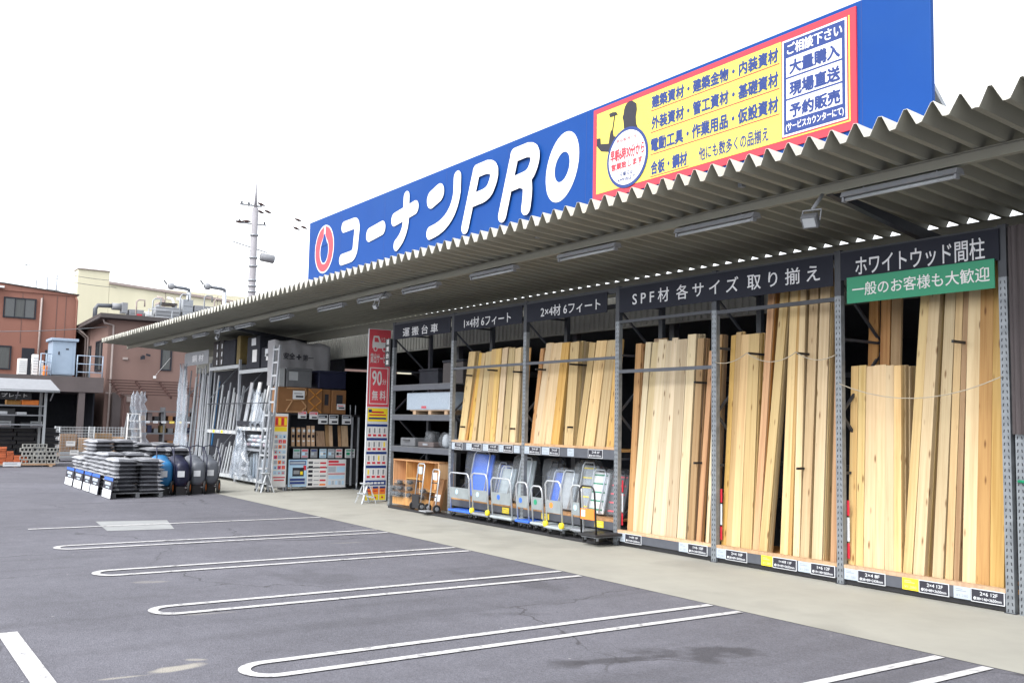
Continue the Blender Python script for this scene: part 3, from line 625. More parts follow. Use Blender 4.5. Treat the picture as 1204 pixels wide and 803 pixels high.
W_ = 'under the white wood bay'
card(-7.135, -6.95, -6.59, .137, ('2×4 8F', '●38×89×2438mm'), 'card lettered 2x4 8F under the short white wood boards')
card(-6.385, -6.18, -5.83, .135, ('2×4 12F', '●38×89×3650mm'), 'yellow tagged card lettered 2x4 12F', 'yellow')
card(-5.785, -5.59, -5.235, .135, ('2×6 12F', '●38×140×3650mm'), 'rightmost price card, lettered 2x6 12F')
card(-9.15, -8.98, -8.61, .135, ('2×4 10F', '●38×89×3050mm'), 'card under the shorter yellow planks of the middle tall bay')
card(-8.38, -8.19, -7.82, .135, ('1×4材 12F', '●19×89×3650mm'), 'yellow tagged card under the leaning pale plank', 'yellow')
card(-7.80, -7.61, -7.26, .135, ('1×6 12F', '●19×140×3650mm'), 'card lettered 1x6 12F beside the rack post')
card(-11.165, -10.99, -10.63, .135, ('1×4材 10F', '●19×89×3050mm'), 'card under the orange plank of the pale white timber bay')
card(-9.86, -9.68, -9.31, .135, ('1×6 10F', '●19×140×3050mm'), 'card under the right end of the pale white timber bay')
card(-13.64, -13.50, -13.17, 1.362, ('2×4 6F', '●38×89×1820mm'), 'leftmost card on the 2x4 six foot shelf')
card(-13.13, -12.92, -12.64, 1.362, ('2×6 6F', '●38×140×1820mm'), 'second card from the left on the 2x4 six foot shelf')
card(-12.43, -12.25, None, 1.362, None, 'white tag standing alone on the 2x4 six foot shelf')
card(-11.89, -11.89, -11.53, 1.362, ('2×8 6F', '●38×184×1820mm'), 'black card without a white tag on the 2x4 six foot shelf', None)
card(-16.08, -15.97, -15.69, 1.362, ('1×3 6F', '●19×63×1820mm'), 'leftmost card on the 1x4 six foot shelf')
card(-15.55, -15.36, -15.02, 1.362, ('1×4 6F', '●19×89×1820mm'), 'second card from the left on the 1x4 six foot shelf')
card(-14.97, -14.79, -14.45, 1.362, ('1×6 6F', '●19×140×1820mm'), 'third card from the left on the 1x4 six foot shelf')
card(-14.43, -14.29, -13.99, 1.362, ('1×8 6F', '●19×184×1820mm'), 'fourth card from the left on the 1x4 six foot shelf')
card(-13.96, -13.78, None, 1.362, None, 'white tag at the right end of the 1x4 six foot shelf')
for x, z, lab in ((-14.18, .27, 'small yellow tag below the grey wrapped trucks'), (-13.0, .27, 'small yellow tag behind the green lettered trolley'), (-11.60, .28, 'small yellow tag behind the black trolley')):
    card(x-.11, x+.11, None, z, None, lab, 'yellow', .1)
for i, x in enumerate((-11.165, -9.145, -7.135)):
    q = MB()
    for z0, z1, k in ((.30, .48, 0), (.50, .78, 1), (.80, .98, 0)): q.k = k; q.box(x-.022, x+.012, 2.372, 2.376, z0, z1)
    q.k = 1; q.k = 0
    tag(q.build('warning_strip', [M['red'], M['paper']], origin=(x, 2.372, .3)), ['red and white warning strip beside the black trolley', 'red and white warning strip left of the yellow planks', 'red and white warning strip left of the white wood boards'][i], 'sticker', 'warning strips on the rack posts')

# ------------------------------------------------------------------ timber
TINT = {'p': 'pale', 'y': 'yellowish', 'o': 'orange', 'b': 'brown', 'w': 'whitish'}
def board(xb, xt, zt, wd, th, zb, L, yb, yt, m, lab, grp):
    d = Vector((xt-xb, yt-yb, zt-zb)); full = d.length; d.normalize(); L = L or full
    xa = Vector((1, 0, 0)); xa = (xa - d*xa.dot(d)).normalized(); ya = d.cross(xa)
    mb = MB(); mb.box(-wd/2, wd/2, 0, th, 0, L)
    o = mb.build('board', M['w_'+m], bevel=.0018, recalc=False)
    r = Matrix((xa, ya, d)).transposed(); o.rotation_euler = r.to_euler(); o.location = (xb, yb, zb)
    return tag(o, lab, 'board', grp)
def bay(rows, zb, th, desc, grp, tall=None):
    for i, (xb, xt, wd, zt, n, t) in enumerate(rows):
        L = None
        if tall and zt > tall[0]: L = tall[1]
        for k in range(n):
            j = random.uniform(-.006, .006)*bool(k); jz = random.uniform(-.012, .012) if k else 0
            pos = f'{ORD[i]} stack from the left in the {desc}'
            lab = f'{TINT[t]} board, {pos}' if n == 1 else f'{ORD[k] if k else "front"} {TINT[t]} board, {pos}'
            yo = k*(th+.002)+random.uniform(0, .001)
            board(xb+j, xt+j+random.uniform(-.008, .008)*bool(k), zt+jz, wd-.0015, th, zb, L, 2.40+yo+.002*(i % 3), 2.60+yo+.002*(i % 3), t, lab, grp)
A_ = [(-7.125, -7.19, .10, 2.59, 2, 'y'), (-7.02, -7.085, .10, 2.595, 2, 'p'), (-6.905, -6.97, .12, 2.58, 2, 'p'), (-6.765, -6.84, .155, 2.59, 2, 'p'), (-6.625, -6.72, .115, 2.58, 2, 'p'), (-6.52, -6.615, .095, 2.575, 8, 'p'),
      (-6.40, -6.25, .11, 3.35, 8, 'p'), (-6.265, -6.135, .135, 3.34, 9, 'p'), (-6.04, -5.945, .125, 3.31, 9, 'p'), (-5.905, -5.835, .085, 3.30, 9, 'y'), (-5.825, -5.76, .06, 3.29, 5, 'b'), (-5.685, -5.665, .15, 3.29, 1, 'p'), (-5.535, -5.525, .145, 3.27, 1, 'o'), (-5.385, -5.38, .15, 3.26, 1, 'y')]
bay(A_, .2, .038, 'white wood bay', 'boards in the white wood bay', (3.0, 3.65))
for i, (x, t) in enumerate(((-7.22, 'o'), (-7.05, 'o'), (-6.90, 'b'))):
    board(x, x-.03, 3.3, .13, .038, .2, 3.65, 2.86, 3.08, t, f'tall {TINT[t]} board behind the short white wood boards, {ORD[i]} from the left', 'boards in the white wood bay')
B_ = [(-9.135, -9.135, .085, 3.09, 3, 'y'), (-9.045, -9.04, .095, 3.13, 3, 'y'), (-8.925, -8.93, .15, 3.09, 5, 'y'), (-8.74, -8.765, .185, 3.09, 8, 'y'), (-8.58, -8.48, .105, 3.52, 5, 'o'), (-8.46, -8.25, .135, 3.64, 4, 'p'), (-8.12, -8.09, .12, 3.64, 3, 'y'), (-8.03, -8.02, .055, 3.62, 2, 'y'),
      (-7.93, -7.96, .10, 3.62, 4, 'p'), (-7.80, -7.78, .13, 3.60, 4, 'p'), (-7.62, -7.61, .15, 3.61, 6, 'p'), (-7.38, -7.40, .085, 3.56, 1, 'o')]
bay(B_, .2, .03, 'middle tall bay', 'boards in the middle tall bay', (3.3, 3.65))
C_ = [(-11.02, -11.08, .13, 3.09, 3, 'o'), (-10.93, -10.86, .12, 3.10, 1, 'w'), (-10.82, -10.70, .14, 3.09, 1, 'w'), (-10.655, -10.54, .18, 3.12, 1, 'w'), (-10.46, -10.39, .17, 3.09, 1, 'w'), (-10.315, -10.285, .12, 3.13, 1, 'w'), (-10.14, -10.13, .21, 3.10, 1, 'w'), (-9.94, -9.935, .165, 3.16, 6, 'w'), (-9.76, -9.76, .125, 3.09, 4, 'b'), (-9.60, -9.55, .09, 2.9, 2, 'o'), (-9.44, -9.46, .06, 2.7, 1, 'w'), (-9.36, -9.38, .07, 3.12, 4, 'b')]
bay(C_, .2, .03, 'whitish timber bay', 'boards in the whitish timber bay', None)
for i, x in enumerate((-11.12, -10.98)):
    board(x, x-.02, 3.2, .14, .038, .2, None, 2.86, 3.05, 'b', f'brown board far back at the left of the whitish timber bay, {ORD[i]} from the post', 'boards in the whitish timber bay')
D_ = [(-13.60, -13.60, .10, 3.15, 4, 'o'), (-13.50, -13.40, .17, 3.23, 4, 'p'), (-13.33, -13.26, .18, 3.22, 3, 'p'), (-13.14, -13.11, .165, 3.22, 3, 'p'), (-12.945, -12.93, .21, 3.21, 3, 'y'), (-12.57, -12.68, .235, 3.21, 9, 'p'), (-12.28, -12.20, .155, 3.17, 4, 'p'), (-12.04, -11.97, .26, 3.19, 3, 'p'), (-11.755, -11.72, .22, 3.18, 2, 'p'), (-11.51, -11.54, .17, 3.18, 1, 'y')]
bay(D_, 1.437, .036, '2x4 six foot bay', 'boards in the 2x4 six foot bay')
E_ = [(-15.93, -15.92, .24, 3.21, 6, 'p'), (-15.77, -15.70, .08, 2.85, 2, 'o'), (-15.63, -15.62, .10, 3.17, 2, 'y'), (-15.50, -15.50, .13, 3.16, 6, 'p'), (-15.26, -15.33, .20, 3.18, 3, 'p'), (-15.05, -15.15, .16, 3.22, 2, 'y'), (-14.86, -14.98, .175, 3.22, 2, 'y'), (-14.66, -14.77, .18, 3.22, 5, 'p'), (-14.43, -14.55, .19, 3.21, 2, 'p'), (-14.20, -14.34, .19, 3.20, 7, 'p'), (-13.88, -14.0, .09, 3.18, 1, 'o')]
bay(E_, 1.437, .02, '1x4 six foot bay', 'boards in the 1x4 six foot bay')
# ================================================================== PLATFORM TRUCKS
def lump(mb, c, r, e=.55, n=9, m=14, jit=0.0, seed=1):
    rnd = random.Random(seed); P = []; pw = lambda v: math.copysign(abs(v)**e, v)
    for i in range(n):
        a = -math.pi/2 + math.pi*(i+.5)/n
        for k in range(m):
            b = 2*math.pi*k/m; q = 1+rnd.uniform(-jit, jit)
            P.append((c[0]+r[0]*q*pw(math.cos(a))*pw(math.cos(b)), c[1]+r[1]*q*pw(math.cos(a))*pw(math.sin(b)), c[2]+r[2]*q*pw(math.sin(a))))
    f = [(i*m+k, i*m+(k+1) % m, (i+1)*m+(k+1) % m, (i+1)*m+k) for i in range(n-1) for k in range(m)]
    f += [tuple(range(m-1, -1, -1)), tuple((n-1)*m+k for k in range(m))]
    sm = mb.smooth; mb.smooth = True; mb.add(P, f); mb.smooth = sm; return mb
tag(MB().box(-18.15, -11.30, 2.0, 2.30, .006, .05).build('kick_plate', M['black'], bevel=.006, origin=(-14.7, 2.1, 0)), 'long low black plinth on the pavement under the trolleys', 'plinth')
def wheel(mb, c, r, wdt): mb.cyl((c[0]-wdt/2, c[1], c[2]), (c[0]+wdt/2, c[1], c[2]), r, 14)
def caster(t, x, y, ztop, r=.042, z0=.05):
    q = MB(); q.k = 0; q.box(x-.022, x-.016, y-.02, y+.02, z0+r, ztop); q.box(x+.016, x+.022, y-.02, y+.02, z0+r, ztop); q.box(x-.03, x+.03, y-.03, y+.03, ztop-.008, ztop-.001)
    q.k = 1; wheel(q, (x, y, z0+r), r, .026); return q.build('caster', [M['steel'], M['rubber']], t)
def handle_pts(x0, x1, y, z0, z1, lean=.05, r=.10):
    P = [(x0, y, z0), (x0, y-lean*.85, z1-r)]
    for i in range(1, 6): a = math.pi/2*i/6; P.append((x0+r-math.cos(a)*r, y-lean, z1-r+math.sin(a)*r))
    for i in range(1, 6): a = math.pi/2*i/6; P.append((x1-r+math.sin(a)*r, y-lean, z1-r+math.cos(a)*r))
    return P + [(x1, y-lean*.85, z1-r), (x1, y, z0)]
def trolley(x0, x1, yf, h, deck, hand, plate, lab, corner=None, dot='plasticblue', blk=False):
    t = thing('platform_trolley', lab, 'platform trolley', ((x0+x1)/2, yf+.3, .05), 'platform trolleys in a row on the plinth')
    MB().box(x0, x1, yf, yf+.66, .150, .190).build('deck', M[deck], t, bevel=.012)
    MB().box(x0+.04, x1-.04, yf+.03, yf+.63, .138, .1495).build('deck_frame', M['steel'], t)
    for x in (x0+.07, x1-.07):
        for y in (yf+.08, yf+.56): caster(t, x, y, .1375)
    MB().tube(handle_pts(x0+.035, x1-.035, yf+.045, .19, h), .0145, 8).build('handle', M[hand], t)
    q = MB().box(x0+.05, x1-.05, yf+.012, yf+.024, .40, .60 if not blk else .56); q.build('name_plate', M[plate], t)
    q = MB(); cx = x0+(x1-x0)*.38; q.prism([(cx+.045*math.cos(a*.6283), .52+.045*math.sin(a*.6283)) for a in range(10)], lambda a, c, d: (a, yf+.0085+d, c), .003) if not blk else q.box(x0+.07, x0+.16, yf+.0085, yf+.0115, .44, .54)
    q.build('badge', M[dot], t)
    if corner:
        for x in (x0+.03, x1-.03): lump(MB(), (x, yf+.02, .215), (.045, .04, .05), .7).build('corner_bumper', M[corner], t)
    return t
trolley(-15.74, -14.98, 2.02, .875, 'plasticblue', 'alu', 'plate', 'widest blue decked trolley, at the left end of the trolley row', dot='lblue')
trolley(-14.95, -14.37, 2.02, .90, 'steel', 'alu', 'plate', 'silver trolley with yellow corners, second in the trolley row', 'yellowp', dot='lblue')
trolley(-14.31, -13.63, 2.02, .855, 'deckgrey', 'alu', 'plate', 'grey trolley in front of the grey wrapped trucks')
trolley(-13.53, -13.13, 2.02, .825, 'plasticblue', 'alu', 'plate', 'narrow blue decked trolley in the middle of the trolley row')
trolley(-13.09, -12.72, 2.02, .79, 'deckgrey', 'alu', 'plate', 'narrow grey trolley with a green badge', dot='green')
trolley(-12.54, -12.06, 1.90, .91, 'deckgrey', 'alu', 'plate', 'silver trolley with yellow corners and an orange badge', 'yellowp', dot='orange')
trolley(-12.02, -11.68, 2.02, .87, 'steel', 'alu', 'plate', 'pale trolley squeezed between the yellow-cornered and black ones', dot='lblue')
trolley(-11.47, -11.05, 1.75, .90, 'black', 'black', 'orange', 'black trolley with an orange plate, at the right end of the trolley row', dot='paper', blk=True)

def wrapped(x0, x1, z1, col, lab, y=2.62, dark=False, stripe=None, seed=1, wrap='clear'):
    t = thing('wrapped_truck', lab, 'folded truck', ((x0+x1)/2, y, .373), 'folded platform trucks wrapped in film on the low shelf')
    cx = (x0+x1)/2; w_ = (x1-x0)*.49; H = z1-.39; tl = .16
    def pt(x, s, d): return Vector((x, y+tl*s+d, .385+H*s))
    q = MB(); a, b = pt(cx, .02, 0), pt(cx, .94, 0); q.bar(a, b, w_*2, .05, ref=(0, 1, 0)) if False else q.obox((a+b)/2, (w_, 0, 0), Vector((0, .024, -.004)), (b-a)/2)
    q.build('deck', M[col], t, bevel=.02)
    q = MB(); n = 5
    for i in range(n): z = .12+.76*i/(n-1); c = pt(cx, z, -.028); q.obox(c, (w_*.86, 0, 0), (0, .004, 0), (b-a).normalized()*.012)
    q.build('tread_rib', M[stripe or col], t)
    q = MB(); q.tube([pt(cx-w_*.8, .05, -.07), pt(cx-w_*.8, .93, -.07), pt(cx-w_*.6, 1.0, -.07), pt(cx+w_*.6, 1.0, -.07), pt(cx+w_*.8, .93, -.07), pt(cx+w_*.8, .05, -.07)], .013, 7); q.build('handle', M['black' if dark else 'alu'], t)
    for sx in (-1, 1):
        for s in (.2, .8):
            c = pt(cx+sx*w_*.7, s, .07); k = MB(); k.cyl(c-Vector((.015, 0, 0)), c+Vector((.015, 0, 0)), .045, 12); k.build('caster', M['rubber'], t)
    k = MB(); lump(k, (cx, y+tl*.5, .385+H*.5+.01), ((x1-x0)*.56, .20, H*.54), .42, 10, 18, .055, seed)
    o = k.build('film_wrap', M[wrap], t); return t
wrapped(-15.82, -15.12, 1.27, 'plasticblue', 'tall blue truck wrapped in film, on the low shelf at its left', 2.52, seed=2)
wrapped(-15.10, -14.82, 1.08, 'plasticblue', 'blue truck half hidden right of the tallest blue one', 2.66, seed=3)
wrapped(-14.80, -14.36, 1.03, 'deckgrey', 'shorter grey truck in film behind the silver trolley', 2.50, seed=4)
wrapped(-14.34, -13.90, 1.21, 'deckgrey', 'taller grey truck in film left of the rack post', 2.60, seed=5)
wrapped(-13.58, -13.30, 1.18, 'dgrey', 'dark truck in film just right of the rack post', 2.72, True, seed=6)
wrapped(-13.28, -12.95, 1.03, 'plasticblue', 'small blue truck in film behind the narrow trolleys', 2.58, seed=7)
wrapped(-12.93, -12.56, 1.05, 'lgrey', 'pale grey truck in film beside the small blue one', 2.50, seed=8)
wrapped(-12.54, -12.16, 1.20, 'lgrey', 'tallest pale truck in film with lime ribs', 2.60, stripe='yellowp', seed=9)
wrapped(-12.14, -11.76, 1.10, 'white', 'white truck in film with a green handle line', 2.50, stripe='green', seed=10)
wrapped(-11.74, -11.34, 1.09, 'dgrey', 'dark wrapped truck leaning at the right end of the low shelf', 2.55, True, stripe='pink', seed=11)

# ================================================================== HAND CART BAY
t = thing('display_carton', 'pale wrapped appliance carton on an orange pallet, middle shelf', 'carton', (-17.2, 2.6, 2.0))
MB().box(-18.15, -16.35, 2.38, 2.95, 2.06, 2.42).build('carton', M['pale'], t, bevel=.012)
q = MB(); [q.box(a, a+.12, 2.40, 2.93, 1.965, 2.04) for a in (-17.9, -17.25, -16.6)]; q.box(-18.0, -16.35, 2.39, 2.94, 2.041, 2.058); q.build('pallet', M['ledge'], t)
MB().box(-17.5, -17.3, 2.374, 2.379, 2.09, 2.14).build('label', M['red'], t); lump(MB(), (-17.25, 2.66, 2.24), (.93, .31, .2), .25, 10, 18, .02, 5).build('film_wrap', M['clear'], t)
q = thing('tool_case', 'dark flat tool case on the shelf under the pale carton', 'case', (-18.0, 2.6, 1.29))
MB().box(-18.35, -17.72, 2.36, 2.75, 1.292, 1.47).build('body', M['dgrey'], q, bevel=.02); MB().tube([(-18.15, 2.35, 1.42), (-18.15, 2.32, 1.42), (-17.92, 2.32, 1.42), (-17.92, 2.35, 1.42)], .01, 6).build('handle', M['black'], q)
q = thing('tool_case', 'brownish flat case right of the dark tool case', 'case', (-17.3, 2.6, 1.29))
MB().box(-17.62, -16.98, 2.38, 2.78, 1.292, 1.40).build('body', M['slab'], q, bevel=.02); MB().box(-17.4, -17.2, 2.372, 2.379, 1.33, 1.37).build('catch', M['steel'], q)
for i, (x, z, lab) in enumerate(((-17.35, 1.62, 'small wrapped hand winch standing on the tool shelf'), (-16.75, 1.60, 'bundle of straps in clear film at the right of the tool shelf'), (-16.42, 1.50, 'grey bag of gloves hanging at the tool shelf end'))):
    q = thing('wrapped_goods', lab, 'wrapped goods', (x, 2.6, 1.29)); H = z-1.292
    lump(MB(), (x, 2.58, 1.292+H*.45), (.10, .09, H*.45), .7, 7, 10, .12, 21+i).build('contents', M[('black', 'lgrey', 'grey')[i]], q); lump(MB(), (x, 2.58, 1.295+H*.5), (.17, .15, H*.5), .6, 9, 14, .09, 31+i).build('film_wrap', M['clear'], q)
for i, (x0, x1, z0, z1, m, lab) in enumerate(((-18.3, -17.5, 2.592, 2.95, 'dark', 'dark storage box on the top shelf of the hand cart bay'), (-17.3, -16.5, 2.592, 3.1, 'eave', 'taller brown box on the top shelf of the hand cart bay'))):
    q = thing('storage_box', lab, 'box', (x0, 2.9, z0)); MB().box(x0, x1, 2.75, 3.15, z0, z1-.05).build('body', M[m], q, bevel=.015); MB().box(x0-.015, x1+.015, 2.735, 3.165, z1-.048, z1).build('lid', M['dark'], q, bevel=.01)
cb = thing('cubby_shelf', 'orange wooden cubby shelf at the foot of the hand cart bay', 'shelf', (-17.7, 2.5, 0))
a, b = -18.55, -16.62
for nm, x in (('side_panel', a), ('divider', -17.98), ('divider', -17.40), ('side_panel', b-.02)): MB().box(x, x+.02, 2.32, 2.66, .06, .98).build(nm, M['ply'], cb, origin=(x, 2.32, .06))
MB().box(a-.01, b+.01, 2.315, 2.665, .982, 1.01).build('top', M['w_o'], cb, origin=(a, 2.3, .98))
for x0, x1, z in ((a+.022, -17.982, .50), (-17.958, -17.402, .62), (-17.378, b-.022, .40), (a+.022, -17.982, .30)): MB().box(x0, x1, 2.325, 2.65, z, z+.02).build('shelf', M['w_o'], cb, origin=(x0, 2.3, z))
MB().box(a, b, 2.318, 2.338, .06, .235).build('plinth', M['w_o'], cb, origin=(a, 2.3, .06)); MB().box(a, b, 2.655, 2.67, .06, .98).build('back_panel', M['ply'], cb, origin=(a, 2.6, .06))
rnd = random.Random(5); k = 0
for (x, z) in [(-18.42, .28), (-18.42, .40), (-18.25, .28), (-18.12, .41), (-18.1, .28), (-18.15, .53), (-17.75, .28), (-17.72, .42), (-17.7, .55), (-17.2, .28), (-17.15, .41)]:
    q = thing('bagged_part', f'clear bag of dark castors in the cubby shelf, {ORD[k]} from the left', 'bagged part', (x, 2.24, z), 'clear bags of parts in the cubby shelf'); k += 1
    lump(MB(), (x, 2.27, z), (.075, .06, .042), .8, 6, 9, .15, k).build('contents', M['black'], q); lump(MB(), (x, 2.26, z), (.125, .10, .062), .6, 8, 13, .10, k+40).build('bag', M['clear'], q)
def handcart(x, y, h, lab, fold):
    t = thing('hand_cart', lab, 'hand cart', (x, y, .05), 'folding hand carts')
    q = MB(); q.tube([(x-.13, y+.02, .14), (x-.13, y+.10, h-.03), (x-.10, y+.10, h), (x+.10, y+.10, h), (x+.13, y+.10, h-.03), (x+.13, y+.02, .14)], .014, 8); q.build('frame', M['alu'], t)
    for z in (.35, .62): MB().bar((x-.13, y+.02+.08*z/h, z), (x+.13, y+.02+.08*z/h, z), .02).build('cross_bar', M['black'], t)
    MB().box(x-.14, x+.14, y-.20 if not fold else y-.03, y, .075 if not fold else .09, .09 if not fold else .36).build('toe_plate', M['alu'] if not fold else M['black'], t)
    for sx in (-1, 1): q = MB(); wheel(q, (x+sx*.17, y+.02, .13), .08, .035); q.k = 1; wheel(q, (x+sx*.17, y+.02, .13), .04, .045); q.build('wheel', [M['rubber'], M['steel']], t)
    MB().box(x-.07, x+.07, y+.07, y+.08, h-.20, h-.06).build('label', M['lblue' if fold else 'paper'], t)
handcart(-16.98, 2.03, .97, 'folded hand cart with black wheels before the cubby shelf', True)
handcart(-16.42, 2.05, .88, 'silver hand cart with its toe plate down, right of the folded one', False)
q = thing('leaning_carton', 'flat carton leaning behind the silver hand cart', 'carton', (-16.5, 2.3, .07)); MB().obox((-16.44, 2.24, .38), (.13, 0, 0), (0, .03, 0), (0, .06, .31)).build('body', M['carton'], q); MB().obox((-16.44, 2.195, .30), (.10, 0, 0), (0, .002, 0), (0, .014, .09)).build('label', M['paper'], q)

# ================================================================== RED BANNER BOARD
XB = -19.6
bn = thing('banner_board', 'tall red and white rental truck banner at the end of the timber rack', 'banner', (XB, 2.4, 0))
def bq(mb, y0, y1, z0, z1, lay): mb.box(XB+.0005*lay, XB+.0005*lay+.0004, y0, y1, z0, z1)
def sk(z): return .0                                # the board stands plumb
Y0, Y1 = 2.16, 2.70
MB().box(XB-.04, XB, Y0-.01, Y1+.01, .02, 3.90).build('panel', M['paper'], bn)
MB().box(XB-.10, XB-.042, Y1-.05, Y1+.16, .01, 3.7).build('back_frame', M['black'], bn)
q = MB(); q.k = 0; bq(q, Y0, Y1, 2.13, 3.885, 1); q.k = 1
f = face_side(XB+.0022)
for poly in ([(2.24, 3.46), (2.62, 3.46), (2.62, 3.60), (2.46, 3.60), (2.40, 3.74), (2.27, 3.74), (2.24, 3.60)],): q.prism(poly, lambda a, c, d: (XB+.001+d, a, c), .001)
for cy in (2.32, 2.54): q.prism([(cy+.05*math.cos(i*.449), 3.445+.06*math.sin(i*.449)) for i in range(14)], lambda a, c, d: (XB+.0021+d, a, c), .0006)
write(q, 'トラック', 2.47, 2.66, 3.62, 3.72, f, .01); write(q, '貸出サービス', 2.20, 2.67, 3.12, 3.34, f, .02)
for y0, y1, z0, z1 in ((2.20, 2.22, 2.19, 3.02), (2.645, 2.665, 2.19, 3.02), (2.22, 2.645, 3.0, 3.02), (2.22, 2.645, 2.19, 2.21)): bq(q, y0, y1, z0, z1, 3)
write(q, '90', 2.26, 2.50, 2.62, 2.94, f, .03); write(q, '分', 2.52, 2.62, 2.64, 2.76, f, .01); write(q, '無 料', 2.27, 2.61, 2.28, 2.50, f, .02)
q.k = 0
for cy in (2.32, 2.54): q.prism([(cy+.03*math.cos(i*.449), 3.445+.037*math.sin(i*.449)) for i in range(14)], lambda a, c, d: (XB+.003+d, a, c), .0005)
q.prism([(2.29, 3.60), (2.29, 3.70), (2.375, 3.70), (2.41, 3.60)], lambda a, c, d: (XB+.0025+d, a, c), .0005)
q.build('rental_notice', [M['pink'], M['white']], bn)
q = MB(); q.k = 0; bq(q, Y0+.02, Y1-.02, 1.80, 2.10, 1); q.k = 1; bq(q, Y0+.06, Y1-.06, 1.93, 1.96, 2); bq(q, Y0+.12, Y1-.12, 1.99, 2.03, 2); q.k = 2; bq(q, Y0+.05, Y1-.05, 1.85, 1.89, 2); bq(q, Y0+.04, Y0+.12, 2.0, 2.07, 2)
q.build('yellow_notice', [M['yellowp'], M['red'], M['navy']], bn)
q = MB(); rnd = random.Random(3)
for r_ in range(4):
    z = 1.74-r_*.31
    q.k = 0; bq(q, Y0+.015, Y1-.015, z-.055, z, 1)
    for c_ in range(4):
        y = Y0+.03+c_*.125
        q.k = 1; bq(q, y, y+.105, z-.29, z-.065, 1); q.k = 2; bq(q, y+.012, y+.092, z-.275, z-.225, 2); q.k = 3 if rnd.random() < .7 else 4; bq(q, y+.03, y+.07, z-.20, z-.09, 2)
q.k = 0; bq(q, Y0+.015, Y1-.015, .37, .48, 1); q.k = 1
for c_ in range(5): bq(q, Y0+.05+c_*.09, Y0+.12+c_*.09, .40, .44, 2)
q.build('price_grid', [M['navy'], M['white'], M['red'], M['grey'], M['yellowp']], bn)
for c_ in range(3):
    q = MB(); y = Y0+.02+c_*.175; q.k = 0; bq(q, y, y+.155, .17, .33, 1); q.k = 1; bq(q, y, y+.155, .04, .165, 1); q.k = 2; bq(q, y+.01, y+.145, .30, .345, 2); q.k = 3; bq(q, y+.03, y+.125, .23, .26, 2); bq(q, y+.05, y+.10, .08, .12, 2)
    q.build('price_strip', [M['orange'], M['yellowp'], M['navy'], M['red']], bn)
hb = thing('hanging_sign', 'narrow black upright sign with white lettering right of the red banner', 'sign', (-18.82, 2.25, 3.1))
MB().box(-18.95, -18.71, 2.235, 2.25, 3.0, 3.62).build('panel', M['black'], hb); q = MB()
for i, ch in enumerate('運搬台車'): write(q, ch, -18.89, -18.77, 3.49-i*.15, 3.60-i*.15, face_front(2.232), .02)
q.build('lettering', M['white'], hb)
def step_stool(x, y, lab, h=.42):
    t = thing('step_stool', lab, 'step stool', (x, y, .005), 'grey folding step stools')
    for sx in (-1, 1):
        MB().bar((x+sx*.17, y-.17, .005), (x+sx*.11, y-.02, h), .045, .02).build('leg', M['lgrey'], t); MB().bar((x+sx*.17, y+.17, .005), (x+sx*.11, y+.02, h), .045, .02).build('leg', M['lgrey'], t)
    MB().box(x-.14, x+.14, y-.09, y+.09, h, h+.025).build('step', M['lgrey'], t, bevel=.006); MB().box(x-.155, x+.155, y-.14, y-.04, h*.5, h*.5+.02).build('step', M['lgrey'], t); MB().box(x-.16, x+.16, y+.09, y+.105, h*.3, h*.38).build('stretcher', M['lgrey'], t)
step_stool(-19.3, 2.05, 'grey step stool at the foot of the red banner'); step_stool(-23.05, 1.15, 'grey step stool at the foot of the leaning ladder', .46)

# ================================================================== BLACK KIOSK
XK = -23.4
kk = thing('display_kiosk', 'black display shelf with posters, price cards and trim samples', 'display', (XK, 2.8, 0))
for y in (1.84, 3.80): MB().box(XK-.55, XK, y-.03, y+.03, .0, 1.97).build('side_panel', M['black'], kk)
MB().box(XK-.55, XK-.52, 1.872, 3.768, .10, 1.95).build('back_panel', M['dark'], kk)
for z in (.12, 1.08, 1.93): MB().box(XK-.515, XK-.005, 1.872, 3.768, z, z+.04).build('shelf', M['black'], kk)
MB().box(XK-.03, XK-.005, 1.872, 3.768, .165, .80).build('front_panel', M['black'], kk)
for y in (1.9, 3.55, 3.7): MB().cyl((XK-.03, y, 1.97), (XK-.03, y, 2.22), .016, 8).build('rod', M['steel'], kk)
for y in (1.82, 1.95, 3.78): MB().cyl((XK+.02, y, .0), (XK+.02, y, .16), .022, 8).build('leg', M['steel'], kk)
for y in (3.6, 3.78): MB().box(XK+.002, XK+.03, y-.02, y+.02, .1, 1.9).build('post', M['steel'], kk)
# posters
def poster(name, y0, y1, z0, z1, base, lab, blocks, x=XK+.004):
    mb = MB(); mats = [M[base]]; mb.box(x, x+.003, y0, y1, z0, z1)
    for i, (a, b, c, d, m) in enumerate(blocks):
        if M[m] not in mats: mats.append(M[m])
        mb.k = mats.index(M[m]); xx = x+.0032+.0006*(i % 5); mb.box(xx, xx+.0005, y0+(y1-y0)*a, y0+(y1-y0)*b, z0+(z1-z0)*c, z0+(z1-z0)*d)
    return tag(mb.build(name, mats, origin=(x, (y0+y1)/2, z0)), lab, 'poster')
rnd = random.Random(8)
poster('poster', 1.87, 2.37, .10, .79, 'lblue', 'light blue poster picturing a dark radio, on the kiosk front', [(.06, .94, .80, .95, 'navy'), (.08, .9, .83, .92, 'pale'), (.22, .84, .38, .70, 'ink'), (.28, .60, .46, .60, 'grey'), (.64, .78, .44, .56, 'yellowp'), (.80, .96, .60, .78, 'red'), (.05, .95, .06, .32, 'pale'), (.10, .90, .22, .30, 'navy'), (.10, .90, .10, .18, 'navy')])
bl = []
for r_ in range(6):
    z = .08+r_*.15
    bl += [(.06, .28, z, z+.09, rnd.choice(['ink', 'grey', 'dgrey'])), (.34, .60, z+.02, z+.05, 'grey'), (.64, .94, z, z+.06, rnd.choice(['red', 'orange', 'grey']))]
